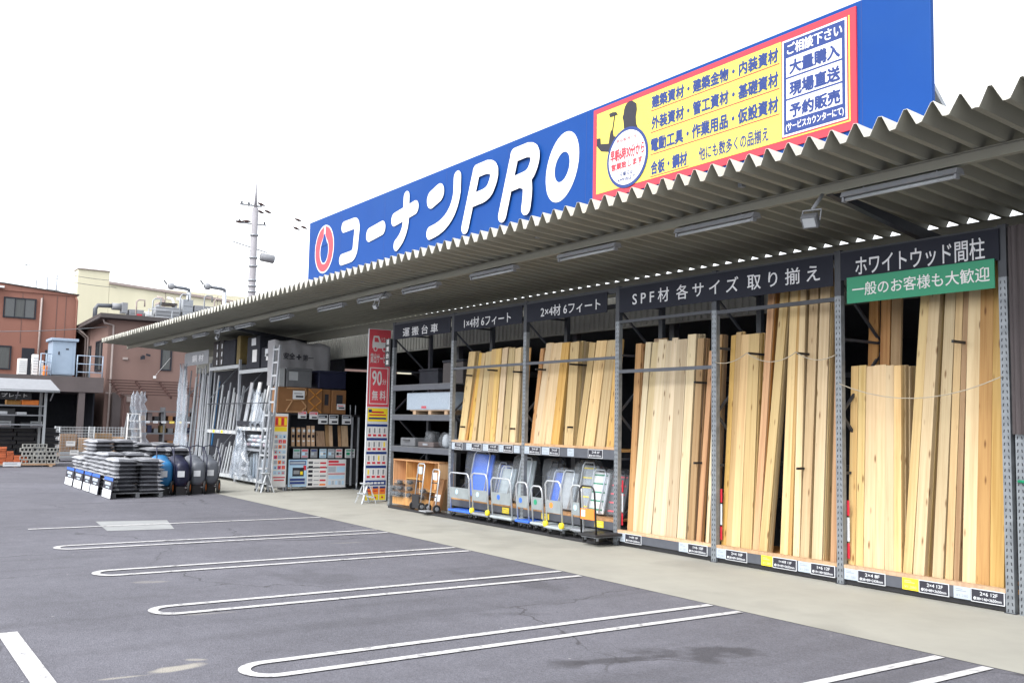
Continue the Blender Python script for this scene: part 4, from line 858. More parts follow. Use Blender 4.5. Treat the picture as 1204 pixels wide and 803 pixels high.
poster('poster', 2.375, 2.93, .06, .80, 'white', 'white poster with rows of small tool pictures, middle of the kiosk front', bl+[(.0, 1, .68, .72, 'ink'), (.0, 1, .0, .03, 'ink')])
poster('poster', 2.935, 3.46, .06, .79, 'paper', 'white poster with red heading and blue table, right of the kiosk front', [(.05, .6, .88, .96, 'red'), (.05, .95, .78, .85, 'pink'), (.05, .45, .55, .74, 'pale'), (.5, .95, .55, .74, 'lblue'), (.05, .95, .47, .50, 'red'), (.08, .92, .30, .42, 'lblue')]+[(.08+i*.18, .2+i*.18, .10, .24, 'pale' if i % 2 else 'lblue') for i in range(5)])
for i, y in enumerate((1.98, 2.20, 2.45, 2.70, 2.93, 3.15, 3.42)):
    wd = .19 if i < 6 else .28
    c2 = ['pale', 'pale', 'grey', 'lblue', 'pale', 'paper', 'paper'][i]
    poster('flyer', y, y+wd, .83, 1.06, c2, f'{ORD[i]} flyer from the left above the kiosk posters', [(.1, .9, .74, .9, ['green', 'red', 'navy', 'lgrey', 'grey', 'red', 'green'][i]), (.12, .5, .3, .62, ['lgrey', 'lblue', 'pale', 'white', 'lblue', 'ink', 'green'][i]), (.55, .9, .35, .6, 'grey'), (.1, .9, .1, .2, 'pink' if i in (1, 5) else 'grey')], XK+.006)['group'] = 'flyers on the kiosk'
for i, (y, z, m) in enumerate(((2.07, 1.86, 'paper'), (2.38, 1.85, 'paper'), (2.63, 1.79, 'ink'), (2.93, 1.79, 'ink'), (3.30, 1.79, 'ink'))):
    poster('price_plate', y, y+(.23 if i < 2 else .26), z-.02-(.06 if i > 1 else 0), z+.16, 'paper', ['leftmost pale price plate hanging on the kiosk top', 'second pale price plate on the kiosk top', 'first dark headed price plate on the kiosk top', 'middle dark headed price plate on the kiosk top', 'rightmost dark headed price plate on the kiosk top'][i], [(.06, .94, .62, .94, m if i > 1 else 'pink'), (.1, .7, .70, .82, 'pale'), (.3, .9, .12, .34, 'ink')], XK+.012)['group'] = 'price plates on the kiosk'
# samples standing inside
for i, y in enumerate((1.97, 2.12, 2.26, 2.40, 2.52)):
    q = thing('sample_stick', f'{ORD[i]} drilled sample strip from the left in the kiosk', 'sample strip', (XK-.1, y, 1.12), 'sample strips in the kiosk'); h = .48+.05*(i in (3, 4))
    MB().obox((XK-.14, y+.04, 1.125+h/2), (0, .045, 0), (.012, 0, 0), (-.03, 0, h/2)).build('strip', M['ledge'], q)
    for z in (.08, .22, .36): MB().box(XK-.118+.0, XK-.112, y+.01, y+.07, 1.13+z, 1.20+z).build('sticker', M['paper' if z != .22 else 'ink'], q)
for i, (y, h, wd, m) in enumerate(((2.66, .40, .24, 'w_b'), (2.92, .56, .10, 'w_b'), (3.02, .55, .10, 'ledge'), (3.28, .55, .08, 'w_b'), (3.38, .55, .18, 'ledge'))):
    o = MB().obox((XK-.16, y+wd/2, 1.122+h/2), (0, wd/2, 0), (.012, 0, 0), (-.05, 0, h/2)).build('plank_sample', M[m], origin=(XK-.16, y, 1.12)); tag(o, ['short wide brown plank sample in the kiosk', 'left narrow tall plank sample in the kiosk', 'right narrow tall plank sample in the kiosk', 'thinnest brown plank sample at the kiosk right', 'widest tall plank sample at the kiosk right'][i], 'plank sample', 'plank samples in the kiosk')
# colourful poster stand left of the kiosk
ps = thing('poster_stand', 'narrow colourful poster board left of the black kiosk', 'poster', (XK+.06, 1.6, 0))
MB().box(XK+.03, XK+.06, 1.42, 1.79, .10, 1.95).build('board', M['white'], ps)
q = MB(); mats = [M[k_] for k_ in ('orange', 'yellowp', 'pink', 'pale', 'navy', 'red', 'lblue', 'white')]; rnd = random.Random(11)
def pz(y0, y1, z0, z1, k_, lay): q.k = k_; q.box(XK+.061+.0006*lay, XK+.0615+.0006*lay, y0, y1, z0, z1)
pz(1.44, 1.77, 1.62, 1.88, 0, 0); pz(1.44, 1.77, 1.50, 1.615, 1, 0)
for i in range(4): pz(1.46+i*.078, 1.52+i*.078, 1.66, 1.84, 1 if i % 2 else 5, 1)
pz(1.44, 1.77, .12, .30, 7, 0); pz(1.45, 1.76, .33, .36, 5, 0); pz(1.47, 1.74, .26, .29, 5, 1)
for r_ in range(8):
    for c_ in range(3): pz(1.45+c_*.108, 1.54+c_*.108, .42+r_*.13, .51+r_*.13, rnd.choice([2, 3, 3, 6, 3, 0, 2]), 0); pz(1.47+c_*.108+rnd.uniform(0, .02), 1.51+c_*.108, .435+r_*.13, .475+r_*.13, rnd.choice([0, 4, 5, 3, 2]), 2)
q.build('print', mats, ps)
for y in (1.45, 1.76): MB().box(XK-.02, XK+.025, y-.015, y+.015, .004, 1.0).build('foot', M['steel'], ps)
# goods on top of the kiosk
def lattice_box(x, y0, y1, z0, z1, lab, kind):
    t = thing('brown_cabinet', lab, 'cabinet', (x, (y0+y1)/2, z0), 'brown cabinets on the kiosk top')
    MB().box(x-.45, x, y0, y1, z0, z1).build('body', M['carton'], t, bevel=.008)
    q = MB(); w_ = y1-y0; h = z1-z0; c = x+.008
    if kind == 'hex': pts = [((.28, .96), (.92, .96)), ((.92, .96), (.98, .75)), ((.98, .75), (.80, .52)), ((.80, .52), (.28, .5)), ((.98, .75), (.72, .75)), ((.80, .52), (.99, .25)), ((.99, .25), (.8, .05)), ((.8, .05), (.28, .05)), ((.28, .05), (.5, .5))]
    elif kind == 'cross': pts = [((.05, .97), (.95, .5)), ((.95, .5), (.05, .03)), ((.95, .97), (.05, .5)), ((.05, .5), (.95, .03))]
    else: pts = []; 
    for (a, b), (c_, d) in pts: q.bar((c, y0+a*w_, z0+b*h), (c, y0+c_*w_, z0+d*h), .022, .026)
    if pts: q.build('lattice', M['w_o'], t)
    else: MB().box(x+.001, x+.006, y0+w_*.3, y0+w_*.75, z0+h*.35, z0+h*.8).build('window', M['dark'], t)
    return t
lattice_box(XK, 1.52, 2.30, 1.975, 2.63, 'brown cabinet with hexagon lattice on the kiosk top', 'hex'); lattice_box(XK, 2.32, 2.72, 1.975, 2.62, 'brown cabinet with crossed lattice on the kiosk top', 'cross'); lattice_box(XK-.05, 2.74, 2.98, 1.975, 2.61, 'plain brown cabinet on the kiosk top', ''); lattice_box(XK, 3.0, 3.40, 1.975, 2.60, 'brown cabinet with a square dark window on the kiosk top', '')
poster('price_tag', 1.90, 2.22, 2.33, 2.55, 'paper', 'tilted white price tag on the lattice cabinet', [(.1, .8, .6, .72, 'grey'), (.25, .9, .2, .42, 'ink')], XK+.03); poster('price_tag', 3.14, 3.38, 2.09, 2.24, 'paper', 'white price tag under the square dark window', [(.1, .8, .6, .75, 'pink'), (.2, .9, .2, .45, 'ink')], XK+.01)
for y0, y1, z1, m, lab in ((1.74, 2.42, 3.13, 'dgrey', 'grey steel box with a white label on the brown cabinets'), (2.62, 3.39, 3.10, 'tubnavy', 'bluish dark box right of the grey steel box')):
    t = thing('storage_box', lab, 'box', (XK-.2, (y0+y1)/2, 2.64)); MB().box(XK-.5, XK-.02, y0, y1, 2.637, z1-.06).build('body', M[m], t, bevel=.01); MB().box(XK-.51, XK-.01, y0-.01, y1+.01, z1-.058, z1).build('lid', M[m], t, bevel=.008)
    if m == 'dgrey': MB().box(XK-.0195, XK-.015, y0+.06, y0+.30, z1-.32, z1-.10).build('label', M['lgrey'], t)
t = thing('steel_panel', 'pale narrow panel at the left of the grey steel box', 'panel', (XK, 1.6, 2.64)); MB().box(XK-.25, XK-.05, 1.55, 1.70, 2.637, 3.12).build('body', M['lgrey'], t, bevel=.01)
cv = thing('covered_stack', 'large grey dust cover lettered safety first, top of the kiosk', 'cover', (XK-.8, 2.3, 2.6))
q = MB(); rnd = random.Random(4); P = []; nY, nZ = 15, 9; y0, y1, z0, z1 = 1.60, 3.16, 2.70, 3.88
for i in range(nZ+1):
    for j in range(nY+1):
        y = y0+(y1-y0)*j/nY; z = z0+(z1-z0)*i/nZ - (.08*(j/nY)**2 + .03*math.sin(j*.9))*(i/nZ); P.append((XK-.56+.018*math.sin(j*1.7+i*.6)+.012*math.sin(i*1.3), y, z))
fs = [(i*(nY+1)+j, i*(nY+1)+j+1, (i+1)*(nY+1)+j+1, (i+1)*(nY+1)+j) for i in range(nZ) for j in range(nY)]
q.smooth = True; q.add(P, fs); B_0 = len(P); P2 = [(p[0]-.5, p[1], p[2]-.01) for p in P]; q.add(P2, fs)
ring_ = [j for j in range(nY+1)] + [i*(nY+1)+nY for i in range(1, nZ+1)] + [nZ*(nY+1)+j for j in range(nY-1, -1, -1)] + [i*(nY+1) for i in range(nZ-1, 0, -1)]
for a, b in zip(ring_, ring_[1:]+ring_[:1]): q.f.append([a, b, B_0+b, B_0+a]); q.mi.append(0); q.sm.append(False)
q.build('cover', M['cover'], cv)
q = MB(); write(q, '安全', 1.82, 2.14, 3.38, 3.55, face_side(XK-.525), .02); write(q, '第一', 2.36, 2.66, 3.36, 3.52, face_side(XK-.525), .02); q.box(XK-.526, XK-.524, 2.18, 2.32, 3.43, 3.47); q.box(XK-.527, XK-.5235, 2.23, 2.27, 3.38, 3.52); q.build('lettering', M['ink'], cv)

# ================================================================== LADDERS
def ladder(x0, y0, x1, y1, h, gap, n, lab, name='extension_ladder', axis=(1, 0), z0=.01):
    t = thing(name, lab, 'ladder', (x0, y0, z0)); g2 = Vector((axis[0], axis[1], 0))*gap/2; a, b = Vector((x0, y0, z0)), Vector((x1, y1, h))
    for s in (-1, 1): MB().bar(a+g2*s, b+g2*s, .045, .08, ref=g2).build('rail', M['steel'], t)
    for i in range(n):
        p = a+(b-a)*((i+.7)/n); MB().bar(p-g2, p+g2, .042, .045).build('rung', M['lgrey'], t)
    for s in (-1, 1):
        p = a+g2*s; MB().obox(p+Vector((0, 0, .03)), (.022, 0, 0), (0, .045, 0), (0, 0, .03)).build('foot', M['rubber'], t)
    return t
ladder(-23.30, 1.24, -23.16, 1.36, 3.66, .36, 11, 'tall extension ladder leaning between far rack and kiosk')
ladder(-23.30, 1.08, -23.22, 1.20, 2.0, .34, 6, 'shorter ladder section leaning on the tall extension ladder')
M['blush'] = mat('blush', (.48, .34, .36), .5, var=.2, scale=14)
M['ochre'] = mat('ochre', (.13, .095, .032), .7)
# ================================================================== FAR RACK WITH ALUMINIUM GOODS
YL = 1.72
fr_ = thing('storage_rack', 'far rack of aluminium stock left of the kiosk', 'rack', (-28.5, 2.1, 0))
FX = [-24.42, -27.05, -29.80, -32.5]
for x in FX:
    mb = MB(); mb.box(x-.04, x+.04, YL, YL+.06, 0, 3.5 if x > -32 else 3.9); mb.build('upright', M['steel'], fr_)
    mb = MB(); mb.box(x-.04, x+.04, YL+.9, YL+.96, 0, 3.5); mb.build('upright', M['rackdark'], fr_)
    for i in range(3): MB().bar((x, YL+.05, .4+i*1.0), (x, YL+.9, 1.4+i*1.0 if i % 2 == 0 else .4+i*1.0), .03).build('brace', M['steel'], fr_)
def fbeam(i, z0, z1, m='lgrey'): MB().box(FX[i+1]+.045, FX[i]-.045, YL-.005, YL+.045, z0, z1).build('beam', M[m], fr_)
def fboard(i, z, m='grey'): MB().box(FX[i+1]+.045, FX[i]-.045, YL+.05, YL+.9, z, z+.025).build('shelf_board', M[m], fr_)
for i, zs in enumerate(((.09, 1.48, 3.08), (.10, 1.36, 3.26), (.08,))):
    for z in zs: fbeam(i, z, z+.10); fboard(i, z+.075)
fbeam(0, .93, .99, 'steel'); fboard(0, .96)
for i in (0, 1): MB().box(FX[i+1]+.045, FX[i]-.045, YL-.03, YL-.006, 2.22, 2.25).build('guard_rail', M['rackdark'], fr_)
MB().box(FX[1]+.045, FX[0]-.045, YL-.012, YL-.006, 1.62, 1.74).build('guard_panel', M['dark'], fr_)
for k, (x0, x1, z) in enumerate(((-29.7, -27.2, 1.41), (-26.95, -24.55, 1.53), (-26.95, -24.55, .14))):
    for j in range(6):
        x = x0+(x1-x0)*(j+.4)/6.5
        o = MB().box(x, x+.16, YL-.012, YL-.008, z-.04, z+.04).build('price_card', M['yellowp' if (k == 0 and j in (1, 3)) else 'paper'], origin=(x, YL-.01, z)); tag(o, f'small card {"" if not (k == 0 and j in (1, 3)) else "in yellow "}on the far rack, {ORD[j]} on the {["left mid beam", "right mid beam", "right bottom beam"][k]}', 'price card', 'price cards along the far rack')
t = thing('bay_sign', 'short grey sign at the far end of the far rack', 'sign', (-31.2, YL, 3.6)); MB().box(-32.4, -29.9, YL-.02, YL-.006, 3.50, 3.93).build('panel', M['grey'], t)
q = MB(); write(q, '鋼 材', -31.6, -30.4, 3.60, 3.82, face_front(YL-.024), .02); q.build('lettering', M['letter'], t)
# long stock: bars and channels leaning in the bays
rnd = random.Random(21)
def stock(x, z0, L, lean, m, lab, grp, wdt=.05, yb=None):
    yb = YL+.12 if yb is None else yb; d = Vector((lean-.06, .15, math.sqrt(max(L*L-lean*lean-.03, .1))))
    o = MB().bar((x, yb, z0), Vector((x, yb, z0))+d, wdt, .03, ref=(0, 1, 0)).build('metal_bar', M[m], origin=(x, yb, z0)); tag(o, lab, 'metal bar', grp)
for i in range(11): stock(-32.35+i*.22+rnd.uniform(-.05, .05), .18, rnd.uniform(2.5, 3.5), rnd.uniform(-.12, .16), rnd.choice(['alu', 'lgrey', 'alu', 'steel']), 'long silver bar standing in the open far end of the aluminium rack', 'silver bars at the far end', rnd.choice([.05, .09, .12]), YL+.05+.06*(i % 4))
for i in range(10): stock(-29.6+i*.24, 1.47, rnd.uniform(1.0, 1.75), rnd.uniform(-.12, .15), rnd.choice(['alu', 'lgrey', 'steel']), 'silver profile leaning on the middle shelf of the centre far bay', 'profiles on the middle shelf, centre bay', rnd.choice([.05, .08]), YL+.12+.07*(i % 3))
for i in range(9): stock(-26.75+i*.23, 1.60, rnd.uniform(.95, 1.30), rnd.uniform(.10, .22), rnd.choice(['alu', 'lgrey', 'white', 'alu']), 'bright profile leaning on the middle shelf beside the ladder', 'profiles on the middle shelf, right bay', rnd.choice([.10, .16, .22]), YL+.12+.07*(i % 3))
for i in range(9): stock(-29.5+i*.26, .18, rnd.uniform(.75, 1.05), rnd.uniform(-.1, .1), rnd.choice(['lgrey', 'grey', 'navy']), 'short grey profile standing at the bottom of the centre far bay', 'profiles on the bottom shelf, centre bay', .07, YL+.15)
stock(-31.0, .9, 2.1, .1, 'tubblue', 'single blue bar standing at the far end of the aluminium rack', None, .08, YL+.55)
# film draped over the outer bars
def drape(name, x0, x1, zt, zb, y, lab, seed, m='mist', dep=.25, top=.35):
    rnd = random.Random(seed); q = MB(); q.smooth = True; nx, nz = 30, 16; P = []; ph = [rnd.uniform(0, 6) for _ in range(4)]; wob = [rnd.uniform(.82, 1.12) for _ in range(nz+1)]; sh = [rnd.uniform(-.05, .05) for _ in range(nz+1)]
    for i in range(nz+1):
        s = i/nz; hw = (x1-x0)/2*(top+(1-top)*s**.8)*wob[i]; cx = (x0+x1)/2 + .12*(s-.5)+sh[i]
        for j in range(nx+1):
            a = math.pi*j/nx; f = 1+.16*math.sin(9*a+ph[0]+s*1.5)+.10*math.sin(17*a+ph[1]-s*2)
            P.append((cx-math.cos(a)*hw*(1+.05*math.sin(5*s+ph[2]))+.02*math.sin(13*s+j), y-math.sin(a)*dep*(.5+.5*s)*f, zt+(zb-zt)*s + (.10*math.sin(j*.8+ph[3]) if i in (0, nz) else 0)))
    q.add(P, [(i*(nx+1)+j, i*(nx+1)+j+1, (i+1)*(nx+1)+j+1, (i+1)*(nx+1)+j) for i in range(nz) for j in range(nx)])
    return tag(q.build(name, M[m], origin=((x0+x1)/2, y, zb), solid=.004), lab, 'film')
drape('film_cover', -32.9, -31.7, 3.5, .35, YL-.02, 'long sheet of clear film hanging over the outermost silver bars', 3, top=.45)
drape('film_cover', -26.0, -24.9, 2.55, 1.62, YL+.0, 'clear film over the bright profiles next to the ladder', 5, top=.5, dep=.06)
drape('film_cover', -26.9, -25.6, 1.45, .22, YL-.05, 'slanting white film pile at the lower left of the right far bay', 6, top=.10, dep=.28)
for i in range(14):
    r_ = i//5; x = -26.35+(i % 5)*.36+r_*.12; z = 1.035+r_*.12 if i < 10 else 1.0+.26; 
    q = thing('film_parcel', f'pale wrapped parcel in the heap on the small shelf, {ORD[i % 5]} of the {["bottom", "middle", "top"][r_]} layer', 'parcel', (x, YL+.25, z), 'wrapped parcels in the far rack')
    lump(MB(), (x, YL+.26, z+.06), (.17, .18, .055), .7, 6, 10, .1, i).build('contents', M['blush' if i % 3 == 0 else 'paper'], q); lump(MB(), (x, YL+.25, z+.06), (.2, .22, .068), .6, 7, 12, .1, i+60).build('film_wrap', M['clear'], q)
for i in range(8):
    x = -26.2+i*.235; h = rnd.uniform(.5, .72)
    q = thing('film_parcel', f'tall clear wrapped pack on the bottom shelf beside the ladder, {ORD[i]} from the left', 'parcel', (x, YL+.2, .2), 'wrapped packs on the bottom shelf')
    MB().box(x-.05, x+.05, YL+.15, YL+.3, .20, .2+h).build('contents', M[('lgrey', 'pale', 'alu', 'paper')[i % 4]], q, bevel=.01); lump(MB(), (x, YL+.2, .2+h/2), (.11, .14, h*.52), .5, 9, 12, .08, i+80).build('film_wrap', M['clear'], q)
for i, (x0, x1, z0, z1, m, lab) in enumerate(((-29.7, -29.2, 3.385, 4.16, 'black', 'leftmost upright black case on the far rack top'), (-29.15, -28.75, 3.385, 4.16, 'black', 'second upright black case on the far rack top'), (-28.7, -27.65, 3.385, 4.13, 'dark', 'wide black crate on the far rack top'), (-27.5, -27.2, 3.385, 4.20, 'yellowp', 'narrow yellow carton on the far rack top'), (-26.6, -25.6, 3.205, 4.1, 'dark', 'tall dark grey case with white papers, right of the yellow carton'), (-25.45, -24.6, 3.205, 3.75, 'dark', 'lower dark grey case with white papers beside the ladder top'))):
    q = thing('stock_case', lab, 'case', ((x0+x1)/2, YL+.3, z0), 'cases on the far rack top'); mm = M[m] if m != 'yellowp' else M['ochre']
    MB().box(x0, x1, YL+.06, YL+.8, z0, z1-.03).build('body', mm, q, bevel=.012); MB().box(x0+.01, x1-.01, YL+.07, YL+.79, z1-.029, z1).build('lid', mm, q)
    if m == 'black':
        for z in (.12, .36, .6): MB().box(x1-.14, x1-.05, YL+.054, YL+.0595, z0+z-.07, z0+z+.07).build('label', M['paper'], q)
    elif i > 3:
        MB().box(x0+.45*(x1-x0), x0+.8*(x1-x0), YL+.054, YL+.0595, z0+.18, z0+.52 if i == 4 else z0+.36).build('paper_note', M['white'], q); MB().box(x0+.35*(x1-x0), x0+.7*(x1-x0), YL+.054, YL+.0595, z1-.25, z1-.05).build('label', M['paper'], q)

# ================================================================== SOIL BAGS ON PALLETS
bm_ = MB(); bm_.smooth = True
def bag_mesh():
    nx, ny = 8, 8; q = MB(); q.smooth = True; P = []; H = .105
    for side in (1, -1):
        for i in range(nx+1):
            for j in range(ny+1):
                u, v = -1+2*i/nx, -1+2*j/ny; e = max(0, (1-abs(u)**3.2))*max(0, (1-abs(v)**3.2))
                P.append((u*.275, v*.275, H/2 + side*(.054*e**.42) + .006*math.sin(u*7+v*4)*e))
    n = (nx+1)*(ny+1)
    for s in (0, 1):
        for i in range(nx):
            for j in range(ny):
                v = -1+2*(j+.5)/ny; u = -1+2*(i+.5)/nx
                q.k = 0 if v < -.62 or (s == 0 and abs(u) < .5 and v < .7) else 1
                a, b, c, d = [s*n+t_ for t_ in (i*(ny+1)+j, (i+1)*(ny+1)+j, (i+1)*(ny+1)+j+1, i*(ny+1)+j+1)]
                q.f.append([a, b, c, d] if s == 0 else [d, c, b, a]); q.mi.append(q.k); q.sm.append(True)
    q.v = P; return q
bag0 = bag_mesh().build('soil_bag', [M['bagend'], M['bagdark']], origin=None); nb = 0
def bag(x, y, z, lab, rot=0):
    global nb
    o = bag0 if nb == 0 else bag0.copy()
    if nb: COL.objects.link(o)
    nb += 1; rr = random.Random(nb); o.location = (x+rr.uniform(-.022, .022), y+rr.uniform(-.022, .022), z); o.rotation_euler = (rr.uniform(-.03, .03), rr.uniform(-.03, .03), rot+rr.uniform(-.07, .07)); s = rr.uniform(.97, 1.02); o.scale = (s, s, 1)
    tag(o, lab, 'soil bag', 'soil bags stacked on pallets'); return o
def pallet(x0, x1, y0, y1, lab):
    t = thing('pallet', lab, 'pallet', ((x0+x1)/2, (y0+y1)/2, 0), 'dark pallets under the soil bags')
    for y in (y0+.05, (y0+y1)/2, y1-.05): MB().box(x0, x1, y-.04, y+.04, .005, .095).build('bearer', M['dgrey'], t)
    MB().box(x0, x1, y0, y1, .097, .12).build('deck', M['dgrey'], t)
ST = [(-22.95, -2.02, 8, 'nearest pallet'), (-24.15, -2.02, 9, 'second pallet'), (-25.35, -2.02, 12, 'tallest front pallet'), (-26.6, -2.02, 7, 'farthest front pallet')]
for si, (cx, cy, nl, nm) in enumerate(ST):
    pallet(cx-.55, cx+.55, cy-.55, cy+.55, f'dark pallet under the soil bags, {nm}')
    for l in range(nl):
        z = .12+l*.0905; top = l >= nl-1
        for ix in (1, -1):
            for iy in (-1, 1):
                vis = iy == -1 or top or (ix == 1 and (si == 0 or l >= ST[si-1][2]-1))
                if vis: bag(cx+ix*.272, cy+iy*.272, z, rot=0 if iy < 0 else math.pi, lab=f'soil bag {"on top" if top else "in the "+ORD[l]+" layer"} of the {nm}, {"right" if ix == 1 else "left"} {"near" if iy == -1 else "far"} column')
for si, (cx, cy, nl, nm) in enumerate(((-24.7, -.85, 10, 'pallet behind the tubs'), (-26.0, -.85, 11, 'pallet farthest back'))):
    pallet(cx-.55, cx+.55, cy-.55, cy+.55, f'dark pallet under the soil bags, {nm}')
    for l in range(nl):
        top = l == nl-1
        for ix in (1, -1):
            for iy in (-1, 1):
                if top or (ix == 1): bag(cx+ix*.272, cy+iy*.272, .12+l*.0905, rot=math.pi, lab=f'soil bag {"on top" if top else "in the "+ORD[l]+" layer"} of the {nm}, {"right" if ix == 1 else "left"} {"near" if iy == -1 else "far"} column')
for i, (x0, x1) in enumerate(((-27.45, -26.45), (-26.30, -25.30), (-25.15, -24.35), (-24.28, -23.45), (-22.98, -22.12))):
    t = thing('price_board', f'blue, black and white price board leaning on the soil bags, {["farthest", "second farthest", "middle", "second nearest", "nearest"][i]} one', 'price board', ((x0+x1)/2, -2.66, 0), 'price boards along the soil bags')
    def pb(a, b, c, d, lay): return [(x0+(x1-x0)*p, -2.66+.05*s-.0015*lay, .006+.46*s) for p, s in ((a, c), (b, c), (b, d), (a, d))]
    def sl(mb, a, b, c, d, lay): P = pb(a, b, c, d, lay); mb.add(P+[(p[0], p[1]+.0012 if lay else p[1]+.02, p[2]) for p in P], [(0, 1, 2, 3), (7, 6, 5, 4), (0, 4, 5, 1), (1, 5, 6, 2), (2, 6, 7, 3), (3, 7, 4, 0)])
    q = MB(); sl(q, 0, 1, 0, 1, 0); q.build('board', M['ink'], t); q = MB(); sl(q, 0.02, .98, .02, .42, 1); q.build('white_field', M['paper'], t); q = MB(); sl(q, .02, .98, .84, .98, 1); q.build('blue_band', M['plasticblue'], t)
    q = MB(); sl(q, .15, .8, .62, .76, 1); sl(q, .3, .7, .48, .56, 1); q.build('print', M['pale'], t)

# ================================================================== TUB CARTS
def tub(x, y, m, lab, lean=0.0):
    """tipping tub cart standing on its nose with two orange wheels"""
    t = thing('tub_cart', lab, 'tub cart', (x, y, 0), 'tub carts beside the soil bags')
    prof = [(.0, 0), (.17, .005), (.235, .03), (.265, .09), (.30, .42), (.315, .60), (.335, .62), (.335, .64), (.30, .64), (.285, .42), (.245, .10), (.0, .05)]
    q = MB(); q.lathe(prof, (x+.16, y, .47), (-1, 0, .10), 24)
    for i, p in enumerate(q.v):
        a, b = (p[1]-y)/.30, (p[2]-.47)/.30; r_ = math.hypot(a, b)
        if r_ > 1e-4:
            g_ = (abs(a/r_)**4+abs(b/r_)**4)**(-.25); a, b = a*g_, b*g_
        q.v[i] = (p[0], y+a*.19, .47+b*.33)
    q.build('tub', M[m], t)
    for s in (-1, 1):
        q = MB(); c = Vector((x+(.16 if s > 0 else -.10), y+s*.15, .165)); q.k = 0; q.lathe([(.10, -.028), (.155, -.028), (.165, 0), (.155, .028), (.10, .028)], c, (.45, .89, 0), 20); q.k = 1; q.lathe([(.0, -.02), (.03, -.024), (.10, -.018), (.10, .018), (.03, .024), (.0, .02)], c, (.45, .89, 0), 16)
        q.build('wheel', [M['rubber'], M['orange']], t)
    MB().cyl((x-.10, y-.15, .165), (x+.16, y+.15, .165), .012, 8).build('axle', M['steel'], t)
    q = MB(); q.tube([(x-.05, y-.15, .12), (x+.10, y-.19, .55), (x+.05, y-.20, .85), (x-.12, y-.17, 1.10), (x-.16, y, 1.14), (x-.12, y+.17, 1.10), (x+.05, y+.20, .85), (x+.10, y+.19, .55), (x-.05, y+.15, .12)], .014, 8); q.build('handle', M['tubnavy'], t)
    MB().box(x+.178, x+.184, y-.14, y+.02, .42, .56).build('price_tag', M['paper'], t)
    MB().box(x-.25, x+.10, y-.13, y+.10, .004, .20).build('skid', M['black'], t)
tub(-23.1, -1.28, 'tubblue', 'blue tub cart, next to the soil bags'); tub(-22.98, -.92, 'tubnavy', 'navy tub cart between the blue and grey ones'); tub(-23.15, -.50, 'tubgrey', 'left grey tub cart with an orange wheel'); tub(-23.35, -.12, 'tubgrey', 'rightmost grey tub cart, nearest the store')

# ================================================================== YARD GOODS AT THE FAR LEFT
yr = thing('yard_rack', 'grey goods rack with a small awning and black sign at the left edge', 'rack', (-37.6, -3, 0))
for x in (-37.0, -38.0):
    for y in (-1.75, -3.6): MB().box(x-.04, x+.04, y-.04, y+.04, 0, 2.6).build('post', M['lgrey'], yr)
for z in (1.42, 1.75, 2.08): MB().box(-38.0, -37.0, -3.6, -1.75, z, z+.045).build('shelf', M['grey'], yr)
q = MB(); q.add([(-36.3, -4.2, 2.62), (-36.3, -1.42, 2.62), (-38.4, -1.42, 3.05), (-38.4, -4.2, 3.05)], [(0, 1, 2, 3)]); q.build('awning', M['grey'], yr, solid=.03)
MB().tube([(-36.32, -4.2, 2.60), (-36.32, -1.42, 2.60)], .03, 8).build('awning_rail', M['lgrey'], yr)
for y in (-1.6, -2.7): MB().bar((-37.0, y, 2.3), (-36.35, y, 2.62), .035).build('bracket', M['grey'], yr)
t = thing('yard_sign', 'black sign with white lettering for plates under the small awning', 'sign', (-36.9, -2.8, 2.3)); MB().box(-36.93, -36.90, -4.0, -2.22, 2.31, 2.60).build('panel', M['black'], t)
q = MB(); write(q, 'プレート', -3.15, -2.36, 2.39, 2.52, face_side(-36.897), .02); q.build('lettering', M['white'], t)
for i, (y0, y1, x, z, h, m, lab) in enumerate(((-2.95, -2.5, -37.2, 2.13, .16, 'w_o', 'left orange board bundle on the yard rack'), (-2.48, -1.95, -37.1, 2.13, .17, 'orange', 'bright orange block on the yard rack'), (-3.3, -2.9, -37.2, 1.80, .10, 'paper', 'white pack on the left of the yard rack'), (-2.6, -2.3, -37.2, 1.80, .08, 'paper', 'smaller white pack on the yard rack'))):
    tag(MB().box(x-.4, x, y0, y1, z, z+h).build('yard_pack', M[m], bevel=.01, origin=(x, y0, z)), lab, 'pack')
# black planter boxes stacked
rnd = random.Random(12); n_ = 0
for l in range(9):
    z = .02+l*.145
    for c in range(3):
        y0 = -3.25+c*.70+(.12 if l % 2 else 0); n_ += 1
        t = thing('planter_box', f'black planter crate, {ORD[l]} layer up, {["left", "middle", "right"][c]} of its stack', 'planter box', (-38.4, y0, z), 'black planter crates')
        MB().box(-38.75, -38.05, y0, y0+.66, z, z+.105).build('body', M['black'], t); MB().box(-38.78, -38.02, y0-.015, y0+.675, z+.106, z+.135).build('rim', M['dark'], t)
for i, y in enumerate((-3.05, -2.05)): poster('price_card', y, y+.38, 1.36, 1.56, 'paper', ['left white card on the black planter crates', 'right white card on the black planter crates'][i], [(.1, .8, .6, .75, 'grey'), (.2, .9, .2, .45, 'ink')], -37.98)
